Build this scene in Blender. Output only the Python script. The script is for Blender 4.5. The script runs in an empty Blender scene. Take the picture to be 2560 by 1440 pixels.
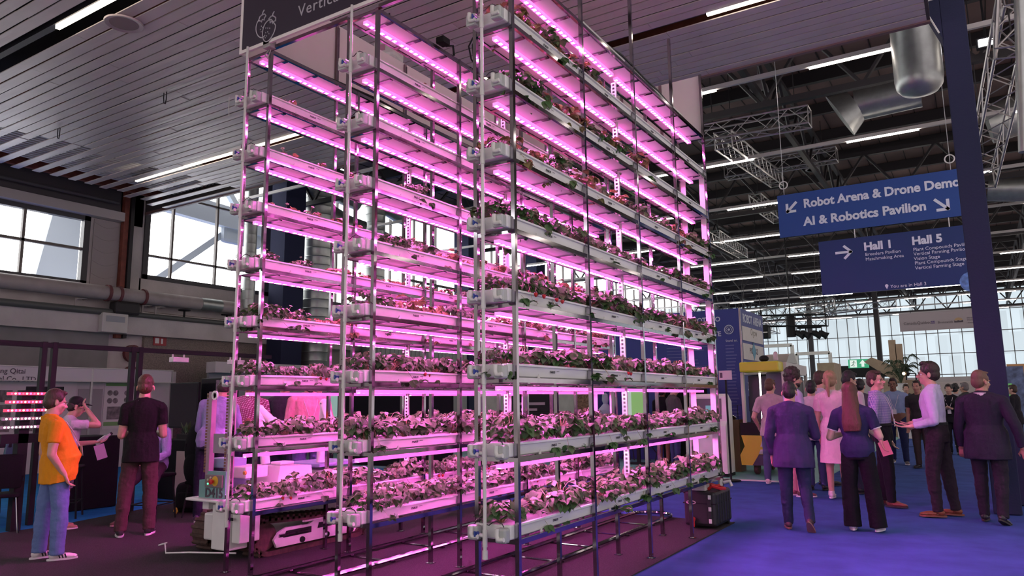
import bpy, bmesh, math, random
from mathutils import Vector, Matrix, noise
random.seed(7)
C = bpy.context.scene.collection
PI = math.pi

# ---------------------------------------------------------------- camera
CAM = Vector((2.9121, -4.6778, 1.56))
F_PX, PITCH, ROLL, YAW = 1834.96, .153, -.0125, -.5609
_cy, _sy = math.cos(YAW), math.sin(YAW)
FWD = Vector((_sy * math.cos(PITCH), _cy * math.cos(PITCH), math.sin(PITCH)))
_r0 = Vector((_cy, -_sy, 0))
_u0 = _r0.cross(FWD)
RGT = math.cos(ROLL) * _r0 + math.sin(ROLL) * _u0
UPV = -math.sin(ROLL) * _r0 + math.cos(ROLL) * _u0
cam = bpy.data.cameras.new('camera')
cam.sensor_width = 36
cam.lens = F_PX / 2560 * 36
cam.clip_start, cam.clip_end = .05, 300
cam_o = bpy.data.objects.new('camera', cam)
C.objects.link(cam_o)
cam_o.matrix_world = Matrix(((RGT.x, UPV.x, -FWD.x, CAM.x), (RGT.y, UPV.y, -FWD.y, CAM.y), (RGT.z, UPV.z, -FWD.z, CAM.z), (0, 0, 0, 1)))
sc = bpy.context.scene
sc.camera = cam_o

# surveying helpers: a sight line of the photograph met with a known plane of the hall
def sight(px, py): return FWD + RGT * ((px - 1280) / F_PX) + UPV * ((720 - py) / F_PX)
def onz(px, py, z=0.0):
    r = sight(px, py); return CAM + r * ((z - CAM.z) / r.z)
def onx(px, py, x):
    r = sight(px, py); return CAM + r * ((x - CAM.x) / r.x)
def ony(px, py, y):
    r = sight(px, py); return CAM + r * ((y - CAM.y) / r.y)

# ---------------------------------------------------------------- colour management, world
sc.view_settings.view_transform = 'Standard'
sc.view_settings.look = 'None'
sc.view_settings.exposure = 0.3
sc.view_settings.gamma = 1.0
sc.view_settings.use_curve_mapping = False
sc.cycles.max_bounces = 6
sc.cycles.diffuse_bounces = 4
sc.cycles.glossy_bounces = 3
sc.cycles.transmission_bounces = 4
sc.cycles.transparent_max_bounces = 8
sc.cycles.sample_clamp_indirect = 12.0
sc.cycles.caustics_reflective = False
sc.cycles.caustics_refractive = False
w = bpy.data.worlds.new('hall_daylight')
sc.world = w
w.use_nodes = True
nt = w.node_tree
nt.nodes.clear()
out = nt.nodes.new('ShaderNodeOutputWorld')
bg = nt.nodes.new('ShaderNodeBackground')
tc = nt.nodes.new('ShaderNodeTexCoord')
sx = nt.nodes.new('ShaderNodeSeparateXYZ')
nt.links.new(tc.outputs['Generated'], sx.inputs[0])
mr = nt.nodes.new('ShaderNodeMapRange')            # west sky is the bright side
mr.inputs['From Min'].default_value = -.15
mr.inputs['From Max'].default_value = -.75
mr.inputs['To Min'].default_value = 0.0
mr.inputs['To Max'].default_value = 1.0
nt.links.new(sx.outputs['X'], mr.inputs['Value'])
mx = nt.nodes.new('ShaderNodeMix')
mx.data_type = 'RGBA'
nt.links.new(mr.outputs[0], mx.inputs['Factor'])
mx.inputs['A'].default_value = (.92, .81, .83, 1)
mx.inputs['B'].default_value = (6, 6, 6, 1)
nt.links.new(mx.outputs['Result'], bg.inputs['Color'])
bg.inputs['Strength'].default_value = 1.0
nt.links.new(bg.outputs[0], out.inputs[0])

# ---------------------------------------------------------------- materials
def srgb(r, g, b):
    return tuple(((c / 255) / 12.92 if c / 255 <= .04045 else ((c / 255 + .055) / 1.055) ** 2.4) for c in (r, g, b)) + (1,)
_M = {}
def mat(name, col, rough=.5, metal=0., spec=.5, var=.0, vscale=8., bump=0., bscale=60., stretch=None, coat=0., trans=0., sheen=0.):
    if name in _M: return _M[name]
    m = bpy.data.materials.new(name); _M[name] = m
    m.use_nodes = True
    n = m.node_tree.nodes; l = m.node_tree.links
    b = n['Principled BSDF']
    if len(col) == 3: col = tuple(col) + (1,)
    b.inputs['Base Color'].default_value = col
    b.inputs['Roughness'].default_value = rough
    b.inputs['Metallic'].default_value = metal
    b.inputs['Specular IOR Level'].default_value = spec
    b.inputs['Coat Weight'].default_value = coat
    b.inputs['Sheen Weight'].default_value = sheen
    if trans: b.inputs['Transmission Weight'].default_value = trans
    t = None
    if var or bump:
        t = n.new('ShaderNodeTexCoord')
        src = t.outputs['Object']
        if stretch:
            mp = n.new('ShaderNodeMapping'); mp.inputs['Scale'].default_value = stretch
            l.new(src, mp.inputs[0]); src = mp.outputs[0]
    if var:
        no = n.new('ShaderNodeTexNoise'); no.inputs['Scale'].default_value = vscale; no.inputs['Detail'].default_value = 4
        l.new(src, no.inputs['Vector'])
        cr = n.new('ShaderNodeMapRange')
        cr.inputs['From Min'].default_value = .3; cr.inputs['From Max'].default_value = .7
        cr.inputs['To Min'].default_value = 1 - var; cr.inputs['To Max'].default_value = 1 + var
        l.new(no.outputs['Fac'], cr.inputs['Value'])
        mu = n.new('ShaderNodeVectorMath'); mu.operation = 'SCALE'
        mu.inputs[0].default_value = col[:3]
        l.new(cr.outputs[0], mu.inputs['Scale'])
        l.new(mu.outputs[0], b.inputs['Base Color'])
    if bump:
        no2 = n.new('ShaderNodeTexNoise'); no2.inputs['Scale'].default_value = bscale; no2.inputs['Detail'].default_value = 3
        l.new(src, no2.inputs['Vector'])
        bu = n.new('ShaderNodeBump'); bu.inputs['Strength'].default_value = bump; bu.inputs['Distance'].default_value = .02
        l.new(no2.outputs['Fac'], bu.inputs['Height'])
        l.new(bu.outputs[0], b.inputs['Normal'])
    return m
def emis(name, col, strength):
    if name in _M: return _M[name]
    m = bpy.data.materials.new(name); _M[name] = m
    m.use_nodes = True
    b = m.node_tree.nodes['Principled BSDF']
    b.inputs['Base Color'].default_value = (.1, .1, .1, 1)
    b.inputs['Emission Color'].default_value = tuple(col[:3]) + (1,)
    b.inputs['Emission Strength'].default_value = strength
    return m

# ---------------------------------------------------------------- object helpers
class MB:
    """collects shapes in one bmesh and links them as ONE mesh object"""
    def __init__(s): s.bm = bmesh.new(); s.mi = 0
    def _tag(s, n0):
        s.bm.faces.ensure_lookup_table()
        for f in s.bm.faces[n0:]: f.material_index = s.mi
    def box(s, x0, y0, z0, x1, y1, z1, bev=0.):
        return s.obox(((x0 + x1) / 2, (y0 + y1) / 2, (z0 + z1) / 2), (abs(x1 - x0), abs(y1 - y0), abs(z1 - z0)), None, bev)
    def obox(s, c, size, rot=None, bev=0., seg=2):
        n0 = len(s.bm.faces)
        t = bmesh.new()
        bmesh.ops.create_cube(t, size=1)
        for v in t.verts: v.co = Vector((v.co.x * size[0], v.co.y * size[1], v.co.z * size[2]))
        if bev: bmesh.ops.bevel(t, geom=list(t.edges), offset=min(bev, .45 * min(size)), segments=seg, affect='EDGES', profile=.5)
        M = Matrix.Translation(c) @ (rot.to_4x4() if rot is not None else Matrix())
        t.transform(M)
        me = bpy.data.meshes.new('t'); t.to_mesh(me); t.free(); s.bm.from_mesh(me); bpy.data.meshes.remove(me)
        s._tag(n0); return s
    def ring(s, c, ax, r, n, ry=None, up=None):
        ax = Vector(ax).normalized()
        u = Vector(up) if up is not None else (Vector((0, 0, 1)) if abs(ax.z) < .9 else Vector((0, 1, 0)))
        a = u.cross(ax).normalized(); b = ax.cross(a)
        ry = r if ry is None else ry
        return [s.bm.verts.new(Vector(c) + a * (r * math.cos(2 * PI * i / n)) + b * (ry * math.sin(2 * PI * i / n))) for i in range(n)]
    def loft(s, rings, caps=True):
        n0 = len(s.bm.faces)
        for A, B in zip(rings, rings[1:]):
            n = len(A)
            for i in range(n): s.bm.faces.new((A[i], A[(i + 1) % n], B[(i + 1) % n], B[i]))
        if caps:
            s.bm.faces.new(rings[0][::-1]); s.bm.faces.new(rings[-1])
        s._tag(n0); return s
    def bar(s, p0, p1, r0, r1=None, n=8):
        p0, p1 = Vector(p0), Vector(p1); r1 = r0 if r1 is None else r1
        return s.loft([s.ring(p0, p1 - p0, r0, n), s.ring(p1, p1 - p0, r1, n)])
    def beam(s, p0, p1, wd, ht=None, bev=0.):
        """rectangular bar from p0 to p1"""
        p0, p1 = Vector(p0), Vector(p1); d = p1 - p0; ht = wd if ht is None else ht
        z = d.normalized(); u = Vector((0, 0, 1)) if abs(z.z) < .95 else Vector((0, 1, 0))
        x = u.cross(z).normalized(); y = z.cross(x)
        R = Matrix((x, y, z)).transposed()
        return s.obox((p0 + p1) / 2, (wd, ht, d.length), R, bev)
    def tube(s, pts, r, n=8):
        pts = [Vector(p) for p in pts]; rs = r if isinstance(r, (list, tuple)) else [r] * len(pts)
        rings = []
        prev = None
        for i, p in enumerate(pts):
            d = (pts[min(i + 1, len(pts) - 1)] - pts[max(i - 1, 0)]).normalized()
            if prev is None: prev = Vector((0, 0, 1)) if abs(d.z) < .9 else Vector((0, 1, 0))
            a = prev.cross(d)
            if a.length < 1e-4: a = Vector((1, 0, 0)).cross(d)
            a.normalize(); b = d.cross(a); prev = b
            rings.append([s.bm.verts.new(p + a * rs[i] * math.cos(2 * PI * k / n) + b * rs[i] * math.sin(2 * PI * k / n)) for k in range(n)])
        return s.loft(rings)
    def sphere(s, c, r, n=10, m=8, sz=None, rot=None):
        n0 = len(s.bm.faces)
        sz = sz or (1, 1, 1)
        M = Matrix.Translation(c) @ (rot.to_4x4() if rot is not None else Matrix()) @ Matrix.Diagonal((r * sz[0], r * sz[1], r * sz[2], 1))
        bmesh.ops.create_uvsphere(s.bm, u_segments=n, v_segments=m, radius=1, matrix=M)
        s._tag(n0); return s
    def quad(s, *p):
        n0 = len(s.bm.faces)
        s.bm.faces.new([s.bm.verts.new(Vector(q)) for q in p]); s._tag(n0); return s
    def prism(s, pts, d):
        """polygon pts extruded by vector d"""
        n0 = len(s.bm.faces)
        d = Vector(d); A = [s.bm.verts.new(Vector(p)) for p in pts]; B = [s.bm.verts.new(Vector(p) + d) for p in pts]
        n = len(A)
        s.bm.faces.new(A[::-1]); s.bm.faces.new(B)
        for i in range(n): s.bm.faces.new((A[i], A[(i + 1) % n], B[(i + 1) % n], B[i]))
        s._tag(n0); return s
    def lathe(s, c, prof, n=16, ax=(0, 0, 1)):
        """prof: (r, h) along ax"""
        ax = Vector(ax).normalized()
        return s.loft([s.ring(Vector(c) + ax * h, ax, max(r, 1e-4), n) for r, h in prof])
    def build(s, name, m, parent=None, smooth=False):
        bmesh.ops.recalc_face_normals(s.bm, faces=list(s.bm.faces))
        me = bpy.data.meshes.new(name)
        s.bm.to_mesh(me); s.bm.free()
        return link(name, me, m, parent, smooth)
ORG = {}
def link(name, me, m, parent=None, smooth=False, shift=True):
    for q in (m if isinstance(m, (list, tuple)) else [m]): me.materials.append(q)
    if smooth:
        for p in me.polygons: p.use_smooth = True
        try: me.set_sharp_from_angle(angle=math.radians(40))
        except Exception: pass
    o = bpy.data.objects.new(name, me)
    C.objects.link(o)
    if parent is not None:
        o.parent = parent
        org = ORG.get(parent.name, Vector((0, 0, 0)))
        ORG[o.name] = org
        if shift: me.transform(Matrix.Translation(-org))
    elif shift and len(me.vertices):
        xs = [v.co for v in me.vertices]
        org = Vector(((min(v.x for v in xs) + max(v.x for v in xs)) / 2, (min(v.y for v in xs) + max(v.y for v in xs)) / 2, min(v.z for v in xs)))
        me.transform(Matrix.Translation(-org)); o.location = org
        ORG[o.name] = org
    return o
def thing(name, label, cat, loc=(0, 0, 0), group=None):
    o = bpy.data.objects.new(name, None); C.objects.link(o)
    o.empty_display_size = .1
    o.location = loc; ORG[o.name] = Vector(loc)
    return tag(o, label, cat, group)
def tag(o, label, cat, group=None):
    o['label'] = label; o['category'] = cat
    if group: o['group'] = group
    return o
def struct(o): o['kind'] = 'structure'; return o
def dup(root, loc=None, dloc=None, label=None, group=None):
    r = root.copy(); C.objects.link(r)
    if loc is not None: r.location = loc
    if dloc is not None: r.location = root.location + Vector(dloc)
    if label: r['label'] = label
    if group: r['group'] = group
    for ch in root.children:
        c = ch.copy(); C.objects.link(c); c.parent = r
        for g in ch.children:
            d = g.copy(); C.objects.link(d); d.parent = c
    return r
FONTS = {}
def text_mesh(body, size, depth=.002, align='LEFT', spacing=1.0, bold=0.):
    cu = bpy.data.curves.new('t', 'FONT'); cu.body = body; cu.size = size; cu.extrude = depth; cu.align_x = align
    cu.space_character = spacing; cu.offset = bold; cu.resolution_u = 3
    ob = bpy.data.objects.new('t', cu); C.objects.link(ob)
    dg = bpy.context.evaluated_depsgraph_get()
    me = bpy.data.meshes.new_from_object(ob.evaluated_get(dg))
    bpy.data.objects.remove(ob); bpy.data.curves.remove(cu)
    return me
def text(body, size, origin, xdir, m, parent, name='lettering', depth=.003, align='LEFT', spacing=1.0, bold=0., updir=(0, 0, 1), sx=1.0):
    """raised lettering whose baseline starts at origin and runs along xdir"""
    me = text_mesh(body, size, depth, align, spacing, bold)
    x = Vector(xdir).normalized(); y = Vector(updir).normalized(); z = x.cross(y)
    M = Matrix.Translation(origin) @ Matrix((x * sx, y, z)).transposed().to_4x4()
    me.transform(M)
    return link(name, me, m, parent)
# ================================================================ materials of the hall
M_dark_carpet = mat('dark carpet', (.045, .036, .042), .95, spec=.15, var=.35, vscale=90, bump=.35, bscale=220)
M_blue_carpet = mat('blue carpet', (.046, .086, .30), .95, spec=.12, var=.16, vscale=3, bump=.3, bscale=260)
M_sky_carpet = mat('bright blue carpet', (.02, .20, .50), .95, spec=.12, var=.12, vscale=4, bump=.3, bscale=260)
M_teal_floor = mat('pale teal floor', (.16, .36, .36), .6, var=.1, vscale=2)
M_conc = mat('grey wall render', (.52, .48, .47), .8, var=.14, vscale=1.4, bump=.25, bscale=18)
M_conc2 = mat('pebble dash panel', (.24, .20, .175), .9, var=.3, vscale=30, bump=.5, bscale=60)
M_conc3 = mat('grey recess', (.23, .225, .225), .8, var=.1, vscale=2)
M_frame = mat('dark window frame', (.035, .033, .04), .5)
M_mull = mat('window mullion', (.13, .11, .10), .5)
M_steel_dark = mat('dark roof steel', (.026, .023, .026), .6, metal=.2)
M_roof = mat('brown roof boards', (.16, .10, .09), .85, var=.2, vscale=.6)
M_rust = mat('red oxide steel', (.19, .05, .035), .7, var=.25, vscale=6)
M_pipe = mat('lagged pipe', (.36, .31, .30), .6, var=.12, vscale=3)
M_duct = mat('galvanised duct', (.36, .38, .37), .38, metal=.75, var=.12, vscale=5)
M_alu = mat('aluminium truss', (.42, .40, .39), .4, metal=.8, var=.08, vscale=9)
M_black = mat('black metal', (.014, .014, .016), .6, spec=.2)
M_blackcloth = mat('black cloth', (.012, .012, .014), .95, spec=.1, bump=.2, bscale=80)
M_white = mat('white paint', (.72, .70, .68), .5)
M_offwhite = mat('white panel', (.55, .52, .50), .55, var=.05, vscale=3)
M_navy = mat('navy cloth wrap', (.024, .027, .062), .85, spec=.2, bump=.15, bscale=30)
M_glass = None

# ================================================================ floor
b = MB(); b.prism([(-40, -4.9, -.25), (7, -4.9, -.25), (7, 68, -.25), (-40, 68, -.25)], (0, 0, .238))
struct(b.build('floor', M_blue_carpet))
b = MB(); b.box(-40, -30, -.25, 30, -4.9, -.012); b.box(7, -4.9, -.25, 30, 68, -.012)  # unseen floor, made pale to bounce light up to the slats
struct(b.build('floor', mat('pale bounce floor', (.62, .58, .55), .6, var=.08, vscale=.8)))
b = MB(); b.prism([(-7.6, -4.9, -.02), (.115, -4.9, -.02), (.115, 5.05, -.02), (-6.2, 5.05, -.02), (-8.36, 3.0, -.02), (-7.7, .8, -.02)], (0, 0, .02))
struct(b.build('floor', M_dark_carpet))
b = MB(); b.prism([(-16.9, -4.9, -.03), (-7.6, -4.9, -.03), (-7.7, .8, -.03), (-8.36, 3.0, -.03), (-6.2, 5.05, -.03), (-6.2, 9, -.03), (-16.9, 9, -.03)], (0, 0, .026))
struct(b.build('floor', M_sky_carpet))
b = MB(); b.box(-16.9, 9.0, -.03, -6.2, 40, -.004); b.box(-6.2, 10.15, -.03, .2, 40, -.004)
struct(b.build('floor', M_teal_floor))
b = MB(); b.box(-6.2, 10.0, -.03, .2, 10.15, .002)
struct(b.build('trim_1', M_white))
# ================================================================ slatted metal ceiling over the near bay, its far edge runs across the hall
M_slat = mat('metal ceiling slat', (.53, .46, .46), .38, metal=.2, var=.05, vscale=2.0)
n = M_slat.node_tree.nodes; l = M_slat.node_tree.links       # short dents along each slat
t = n.new('ShaderNodeTexCoord'); mp = n.new('ShaderNodeMapping'); mp.inputs['Scale'].default_value = (.55, 5, 1)
no = n.new('ShaderNodeTexNoise'); no.inputs['Scale'].default_value = 1.6; no.inputs['Detail'].default_value = 2
bu = n.new('ShaderNodeBump'); bu.inputs['Strength'].default_value = .28; bu.inputs['Distance'].default_value = .03
l.new(t.outputs['Object'], mp.inputs[0]); l.new(mp.outputs[0], no.inputs[0]); l.new(no.outputs['Fac'], bu.inputs['Height']); l.new(bu.outputs[0], n['Principled BSDF'].inputs['Normal'])
ZC, YE = 7.0, 7.1
rnd = random.Random(3)
b = MB()
y = YE - .1
i = 0
LIGHT_ROWS = (.27, 5.15)
while y > -13:
    if not any(abs(y - q) < .13 for q in LIGHT_ROWS):
        x0 = -12.75 + rnd.uniform(-.15, .15) if i % 2 else -15.3 + rnd.uniform(-.15, .15)
        if y > 5.5 and i % 2 == 0: x0 -= rnd.uniform(0, .8)
        x1 = 2.76
        # each row of slats is butted from lengths, with a hair of level difference
        xs = [x0]
        q = x0 + rnd.uniform(2, 4)
        while q < x1 - 1:
            xs.append(q); q += rnd.choice((3.6, 4.2, 4.2))
        xs.append(x1)
        for a, c in zip(xs, xs[1:]):
            dz = rnd.uniform(-.006, .006)
            b.obox(((a + c) / 2, y, ZC + .008 + dz), (c - a - .006, .172, .016), None)
    y -= .2; i += 1
o = b.build('ceiling', M_slat); struct(o)
# the void above it: soffit, red-brown beams and a corrugated deck
b = MB(); b.box(-16.9, -13, 8.5, 2.76, YE, 8.6)
b.box(-16.9, -13.1, 7.02, 2.8, -13, 8.6); struct(b.build('ceiling', mat('dark ceiling void', (.03, .028, .033), .8)))  # end board of the void is unseen, added to shut out skylight
b = MB()
for yy in (-4, -1.2, 1.6, 4.4, 6.7): b.beam((-16.9, yy, 7.75), (2.7, yy, 7.75), .14, .3)
for xx in (-16.2, -14.2, -12.0): b.beam((xx, -12, 7.45), (xx, YE, 7.45), .12, .24)
struct(b.build('trim_3', M_rust))
M_deck = mat('grey corrugated deck', (.70, .68, .68), .4)
b = MB()
for k in range(19): b.box(-15.1 + k * .15, .2, 7.22, -15.03 + k * .15, 6.8, 7.26)
struct(b.build('trim_4', M_deck))
# fascia along the far edge and the free right end
b = MB(); b.box(-16.9, YE, ZC, 2.76, YE + .05, 10.0); b.box(2.76, -13, ZC, 2.80, YE + .05, 10.0)
struct(b.build('trim_5', mat('ceiling edge board', (.05, .042, .045), .7)))
b = MB(); b.box(-16.9, YE - .02, ZC - .03, 2.8, YE + .06, ZC + .05)
struct(b.build('trim_6', mat('ceiling edge angle', (.16, .09, .09), .5)))

c = onz(310, 58, ZC - .01)
b = MB(); b.lathe(c, [(.001, -.01), (.2, -.01), (.25, -.02), (.26, .0), (.001, .0)], 28)
o = tag(b.build('ceiling_speaker', mat('mauve grille ring', (.34, .28, .29), .5)), 'round flush loudspeaker in the slatted ceiling at upper left', 'speaker')
q = MB(); q.lathe(c + Vector((0, 0, -.012)), [(.001, 0), (.19, 0), (.19, .003), (.001, .003)], 28); q.build('grille', mat('dark grille', (.16, .12, .12), .7), o)
for px, py, lab in ((145, 322, 'small wire hook under the ceiling slats, nearer the left windows'), (410, 232, 'small wire hook under the ceiling slats, in the middle of the left ceiling')):
    c = onz(px, py, ZC - .01); b = MB(); b.tube([c, c + Vector((0, 0, -.1)), c + Vector((.02, 0, -.2)), c + Vector((.06, 0, -.22)), c + Vector((.08, 0, -.14)), c + Vector((.08, 0, .0))], .009, 5); tag(b.build('ceiling_hook', M_black, smooth=True), lab, 'hook')
c = onz(573, 243, ZC - .01); b = MB(); b.tube([c, c + Vector((0, 0, -.2)), c + Vector((.02, 0, -.36))], .008, 5); tag(b.build('loose_cord', M_white, smooth=True), 'short white cord hanging from the slatted ceiling left of the racks', 'cord')

# ================================================================ west wall with its windows
XW = -17.0
b = MB()
b.box(XW - .3, -60, 0, XW, 68, 4.75)  # south run is unseen, lengthened to block the sky mirrored in the posts
b.box(XW - .3, -60, 6.62, XW, YE, 9.6)
b.box(XW - .3, -60, 4.75, XW, -12, 6.62)
b.box(XW - .3, 5.62, 4.75, XW, 7.15, 10)
b.box(XW - .3, YE, 9.45, XW, 68, 10.4)
b.box(XW - .3, 60, 4.75, XW, 68, 9.5)
b.box(XW - .3, YE, 4.75, XW, 60, 5.15)
struct(b.build('wall_west', M_conc))
b = MB(); b.box(XW, -14, 4.15, XW + .35, 30, 3.5); struct(b.build('trim_7', M_conc))          # projecting concrete band
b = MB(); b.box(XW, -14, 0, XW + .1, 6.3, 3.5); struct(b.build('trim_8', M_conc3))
b = MB(); b.box(XW, 7.3, 0, XW + .12, 12.2, 4.2); struct(b.build('trim_9', M_conc2))
def window(n, y0, y1, z0, z1, ys, zs, mull=.055):
    b = MB(); x0, x1 = XW - .12, XW + .05
    for (a, c, d, e) in ((y0, y0 + .16, z0, z1), (y1 - .16, y1, z0, z1), (y0, y1, z0, z0 + .12), (y0, y1, z1 - .12, z1)):
        b.box(x0, a, d, x1, c, e)
    o = struct(b.build('window_%d' % n, M_frame))
    m = MB()
    for q in ys: m.box(x0 + .03, q - mull / 2, z0 + .1, x1 - .04, q + mull / 2, z1 - .1)
    for q in zs: m.box(x0 + .03, y0 + .1, q - mull / 2, x1 - .04, y1 - .1, q + mull / 2)
    m.build('mullion', M_mull, o)
window(1, -12.0, 5.62, 4.75, 6.62, (-10, -8.5, -6.9, -5.3, -3.7, -2.1, -.6, .95, 2.5, 4.02), (5.72,), .07)
window(2, 7.15, 11.5, 5.15, 9.45, (8.05, 9.55, 10.9), (5.85, 7.75), .06)
window(3, 11.5, 60, 5.15, 9.45, tuple(13.2 + 1.5 * k for k in range(31)), (6.1, 8.0), .06)
b = MB(); b.box(XW, 5.72, 4.75, XW + .04, 6.42, 6.6)                                           # cloth over the blind bay
for k in range(5): b.tube([(XW + .04, 5.74 + .66 * j / 8, 6.5 - .35 * k - .10 * math.sin(PI * j / 8)) for j in range(9)], .012, 5)
struct(b.build('trim_10', mat('grey cloth panel', (.33, .285, .29), .9, bump=.3, bscale=6)))
b = MB(); b.box(XW, 6.46, 3.4, XW + .16, 6.60, 7.6); struct(b.build('trim_11', M_rust))
b = MB(); b.box(XW, 6.62, 3.4, XW + .22, 6.72, 7.6); struct(b.build('trim_12', M_steel_dark))
b = MB(); b.box(XW, -6, 6.62, XW + .3, 6.4, 6.86); struct(b.build('trim_13', mat('blind box', (.42, .38, .38), .6)))
b = MB(); b.box(XW, -12, 6.87, XW + .06, 6.4, 9.4); b.box(XW, -12, 7.6, XW + .5, 6.4, 7.75); b.bar((XW + .3, -10, 7.1), (XW + .3, 6.2, 7.1), .05); struct(b.build('trim_18', mat('dark blue grey lining', (.075, .068, .08), .7)))
# painted steelwork standing outside the glass
M_out = mat('pale blue outdoor steel', (.40, .47, .53), .6)
b = MB()
b.prism([(-19, 1.35, 3), (-19, 1.9, 3), (-19, 2.45, 8), (-19, 2.0, 8)], (-.3, 0, 0))
b.prism([(-19.4, 5.1, 3), (-19.4, 6.6, 3), (-19.4, 6.6, 8), (-19.4, 5.95, 8)], (-.3, 0, 0))
b.beam((-19.2, 7.2, 8.35), (-19.2, 16, 7.95), .3, .75)
b.beam((-19.4, 7.6, 4.4), (-19.4, 12.0, 8.0), .16, .22)
b.beam((-19.4, 11.0, 9.9), (-19.4, 12.6, 8.0), .2, .2)
b.obox((-19.3, 12.2, 7.9), (.3, 1.7, 1.3), None, .3)
b.beam((-19.2, 16, 8.4), (-19.2, 32, 8.2), .3, .6)
b.beam((-19.4, 1.5, 5.95), (-19.4, 4.2, 5.95), .06, .08)
struct(b.build('trim_14', M_out))

# wall-hugging services
M_flange = mat('dark red flange', (.14, .04, .045), .6)
b = MB(); b.bar((XW + .45, -8, 4.55), (XW + .45, 11.0, 4.55), .19, n=16)
pr = tag(b.build('lagged_pipe', M_pipe, smooth=True), 'thick pale lagged pipe running along the wall below the windows', 'pipe')
for yy in (5.95, 6.25, 6.95):
    q = MB(); q.bar((XW + .45, yy, 4.55), (XW + .45, yy + .07, 4.55), .225, n=16); q.build('flange', M_flange, pr, True)
q = MB(); q.bar((XW + .45, 8.75, 4.55), (XW + .45, 9.45, 4.55), .196, n=16); q.build('foil_band', M_duct, pr, True)
b = MB(); b.bar((XW + .4, -8, 4.05), (XW + .4, 6.2, 4.05), .09, n=10); b.bar((XW + .4, 6.2, 4.05), (XW + .4, 11, 4.05), .07, n=10)
vp = tag(b.build('dark_pipe', mat('dark green grey pipe', (.09, .095, .09), .5), smooth=True), 'slim dark pipe with hand valves under the thick lagged pipe', 'pipe')
for yy in (8.3, 9.75):
    q = MB(); q.bar((XW + .4, yy, 4.05), (XW + .4, yy, 4.3), .03); q.lathe((XW + .4, yy, 4.29), [(.02, 0), (.17, .01), (.17, .04), (.02, .05)], 14); q.build('valve_handle', M_black, vp)
for yy in (5.2, 7.0, 7.4):
    q = MB(); q.tube([(XW + .4, yy, 4.05), (XW + .42, yy, 4.32), (XW + .35, yy + .3, 4.36), (XW + .1, yy + .35, 4.36)], .03, 6); q.build('branch_pipe', M_pipe, vp, True)
q = MB(); q.obox((XW + .42, 6.5, 4.18), (.36, .7, .34), None, .06); q.build('valve_block', M_steel_dark, vp)
b = MB(); b.box(XW + .36, 5.85, 3.5, XW + .55, 6.55, 4.02, .02)
hb = tag(b.build('wall_heater', M_offwhite), 'cream wall box with a grey window on the concrete band', 'heater')
q = MB(); q.box(XW + .552, 5.95, 3.78, XW + .56, 6.45, 3.94); q.build('display', mat('grey display', (.25, .26, .3), .3), hb)
b = MB(); b.box(XW + .13, 7.55, 3.26, XW + .15, 7.95, 3.52)
fs = tag(b.build('fire_sign', mat('sign red', (.35, .03, .04), .5)), 'small red fire hose sign on the pebbled wall', 'sign')
q = MB(); q.box(XW + .152, 7.6, 3.32, XW + .156, 7.72, 3.47); q.box(XW + .152, 7.78, 3.31, XW + .156, 7.84, 3.46); q.build('pictogram', M_white, fs)
b = MB(); b.lathe((XW - .01, 7.0, 3.0), [(.02, 0), (.24, 0), (.24, .14), (.02, .14)], 20, (1, 0, 0)); b.lathe((XW - .01, 7.0, 2.45), [(.02, 0), (.2, 0), (.2, .14), (.02, .14)], 20, (1, 0, 0))
tag(b.build('hose_reel', mat('hose red', (.12, .015, .02), .5)), 'dark red fire hose reel in the shaded wall recess', 'hose reel')

# vertical ventilation ducts in front of the far windows, with their elbows
def vduct(yc, r, lab, elbows, x=-16.25, z1=10, z0=0):
    b = MB()
    prof = []
    z = z0
    while z < z1:
        prof += [(r, z), (r, z + .26), (r * 1.02, z + .28), (r, z + .3)]; z += .3
    b.lathe((x, yc, 0), prof, 24)
    o = tag(b.build('vent_duct', M_duct, smooth=True), lab, 'duct', None)
    for (za, dy, rr) in elbows:
        q = MB()
        pts = [(x, yc, za + .5), (x + .2, yc + dy * .25, za + .3), (x + .5, yc + dy * .6, za), (x + .75, yc + dy, za - .15)]
        q.tube(pts, rr, 18); q.build('elbow', M_duct, o, True)
    return o
vduct(13.05, .52, 'fat corrugated metal duct rising left of centre behind the left rack', [(9.0, 1.3, .42), (7.85, 1.4, .40)])
vduct(15.9, .42, 'second corrugated duct to the right of the fat one behind the left rack', [(8.9, 1.2, .36), (7.4, 1.7, .38)])
vduct(10.35, .2, 'slim pale grey round duct standing at the edge of the second window', [], -16.4, 9.4, 4.55)
b = MB(); b.box(-16.6, 11.3, 0, -15.9, 12.15, 10)
tag(b.build('steel_column', M_navy), 'dark navy column between the ducts by the west windows', 'column')
for (yy, lab) in ((21.5, 'dark column beyond the second duct on the window side'), (27.5, 'farthest dark column on the window side')):
    b = MB(); b.box(-16.6, yy, 0, -15.8, yy + .9, 10); tag(b.build('steel_column', M_navy), lab, 'column')
# dark lattice along the windows seen between the racks
M_lat = mat('black lattice', (.02, .02, .023), .5)
b = MB(); 
for z in (5.6, 6.3): b.beam((-15.6, 17, z), (-15.6, 34, z), .09)
for k in range(17): b.beam((-15.6, 17 + k, 5.6), (-15.6, 18 + k, 6.3), .05); b.beam((-15.6, 18 + k, 6.3), (-15.6, 18 + k, 5.6), .05)
tag(b.build('lattice_girder', M_lat), 'black lattice girder crossing the west windows behind the racks', 'truss')

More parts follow.
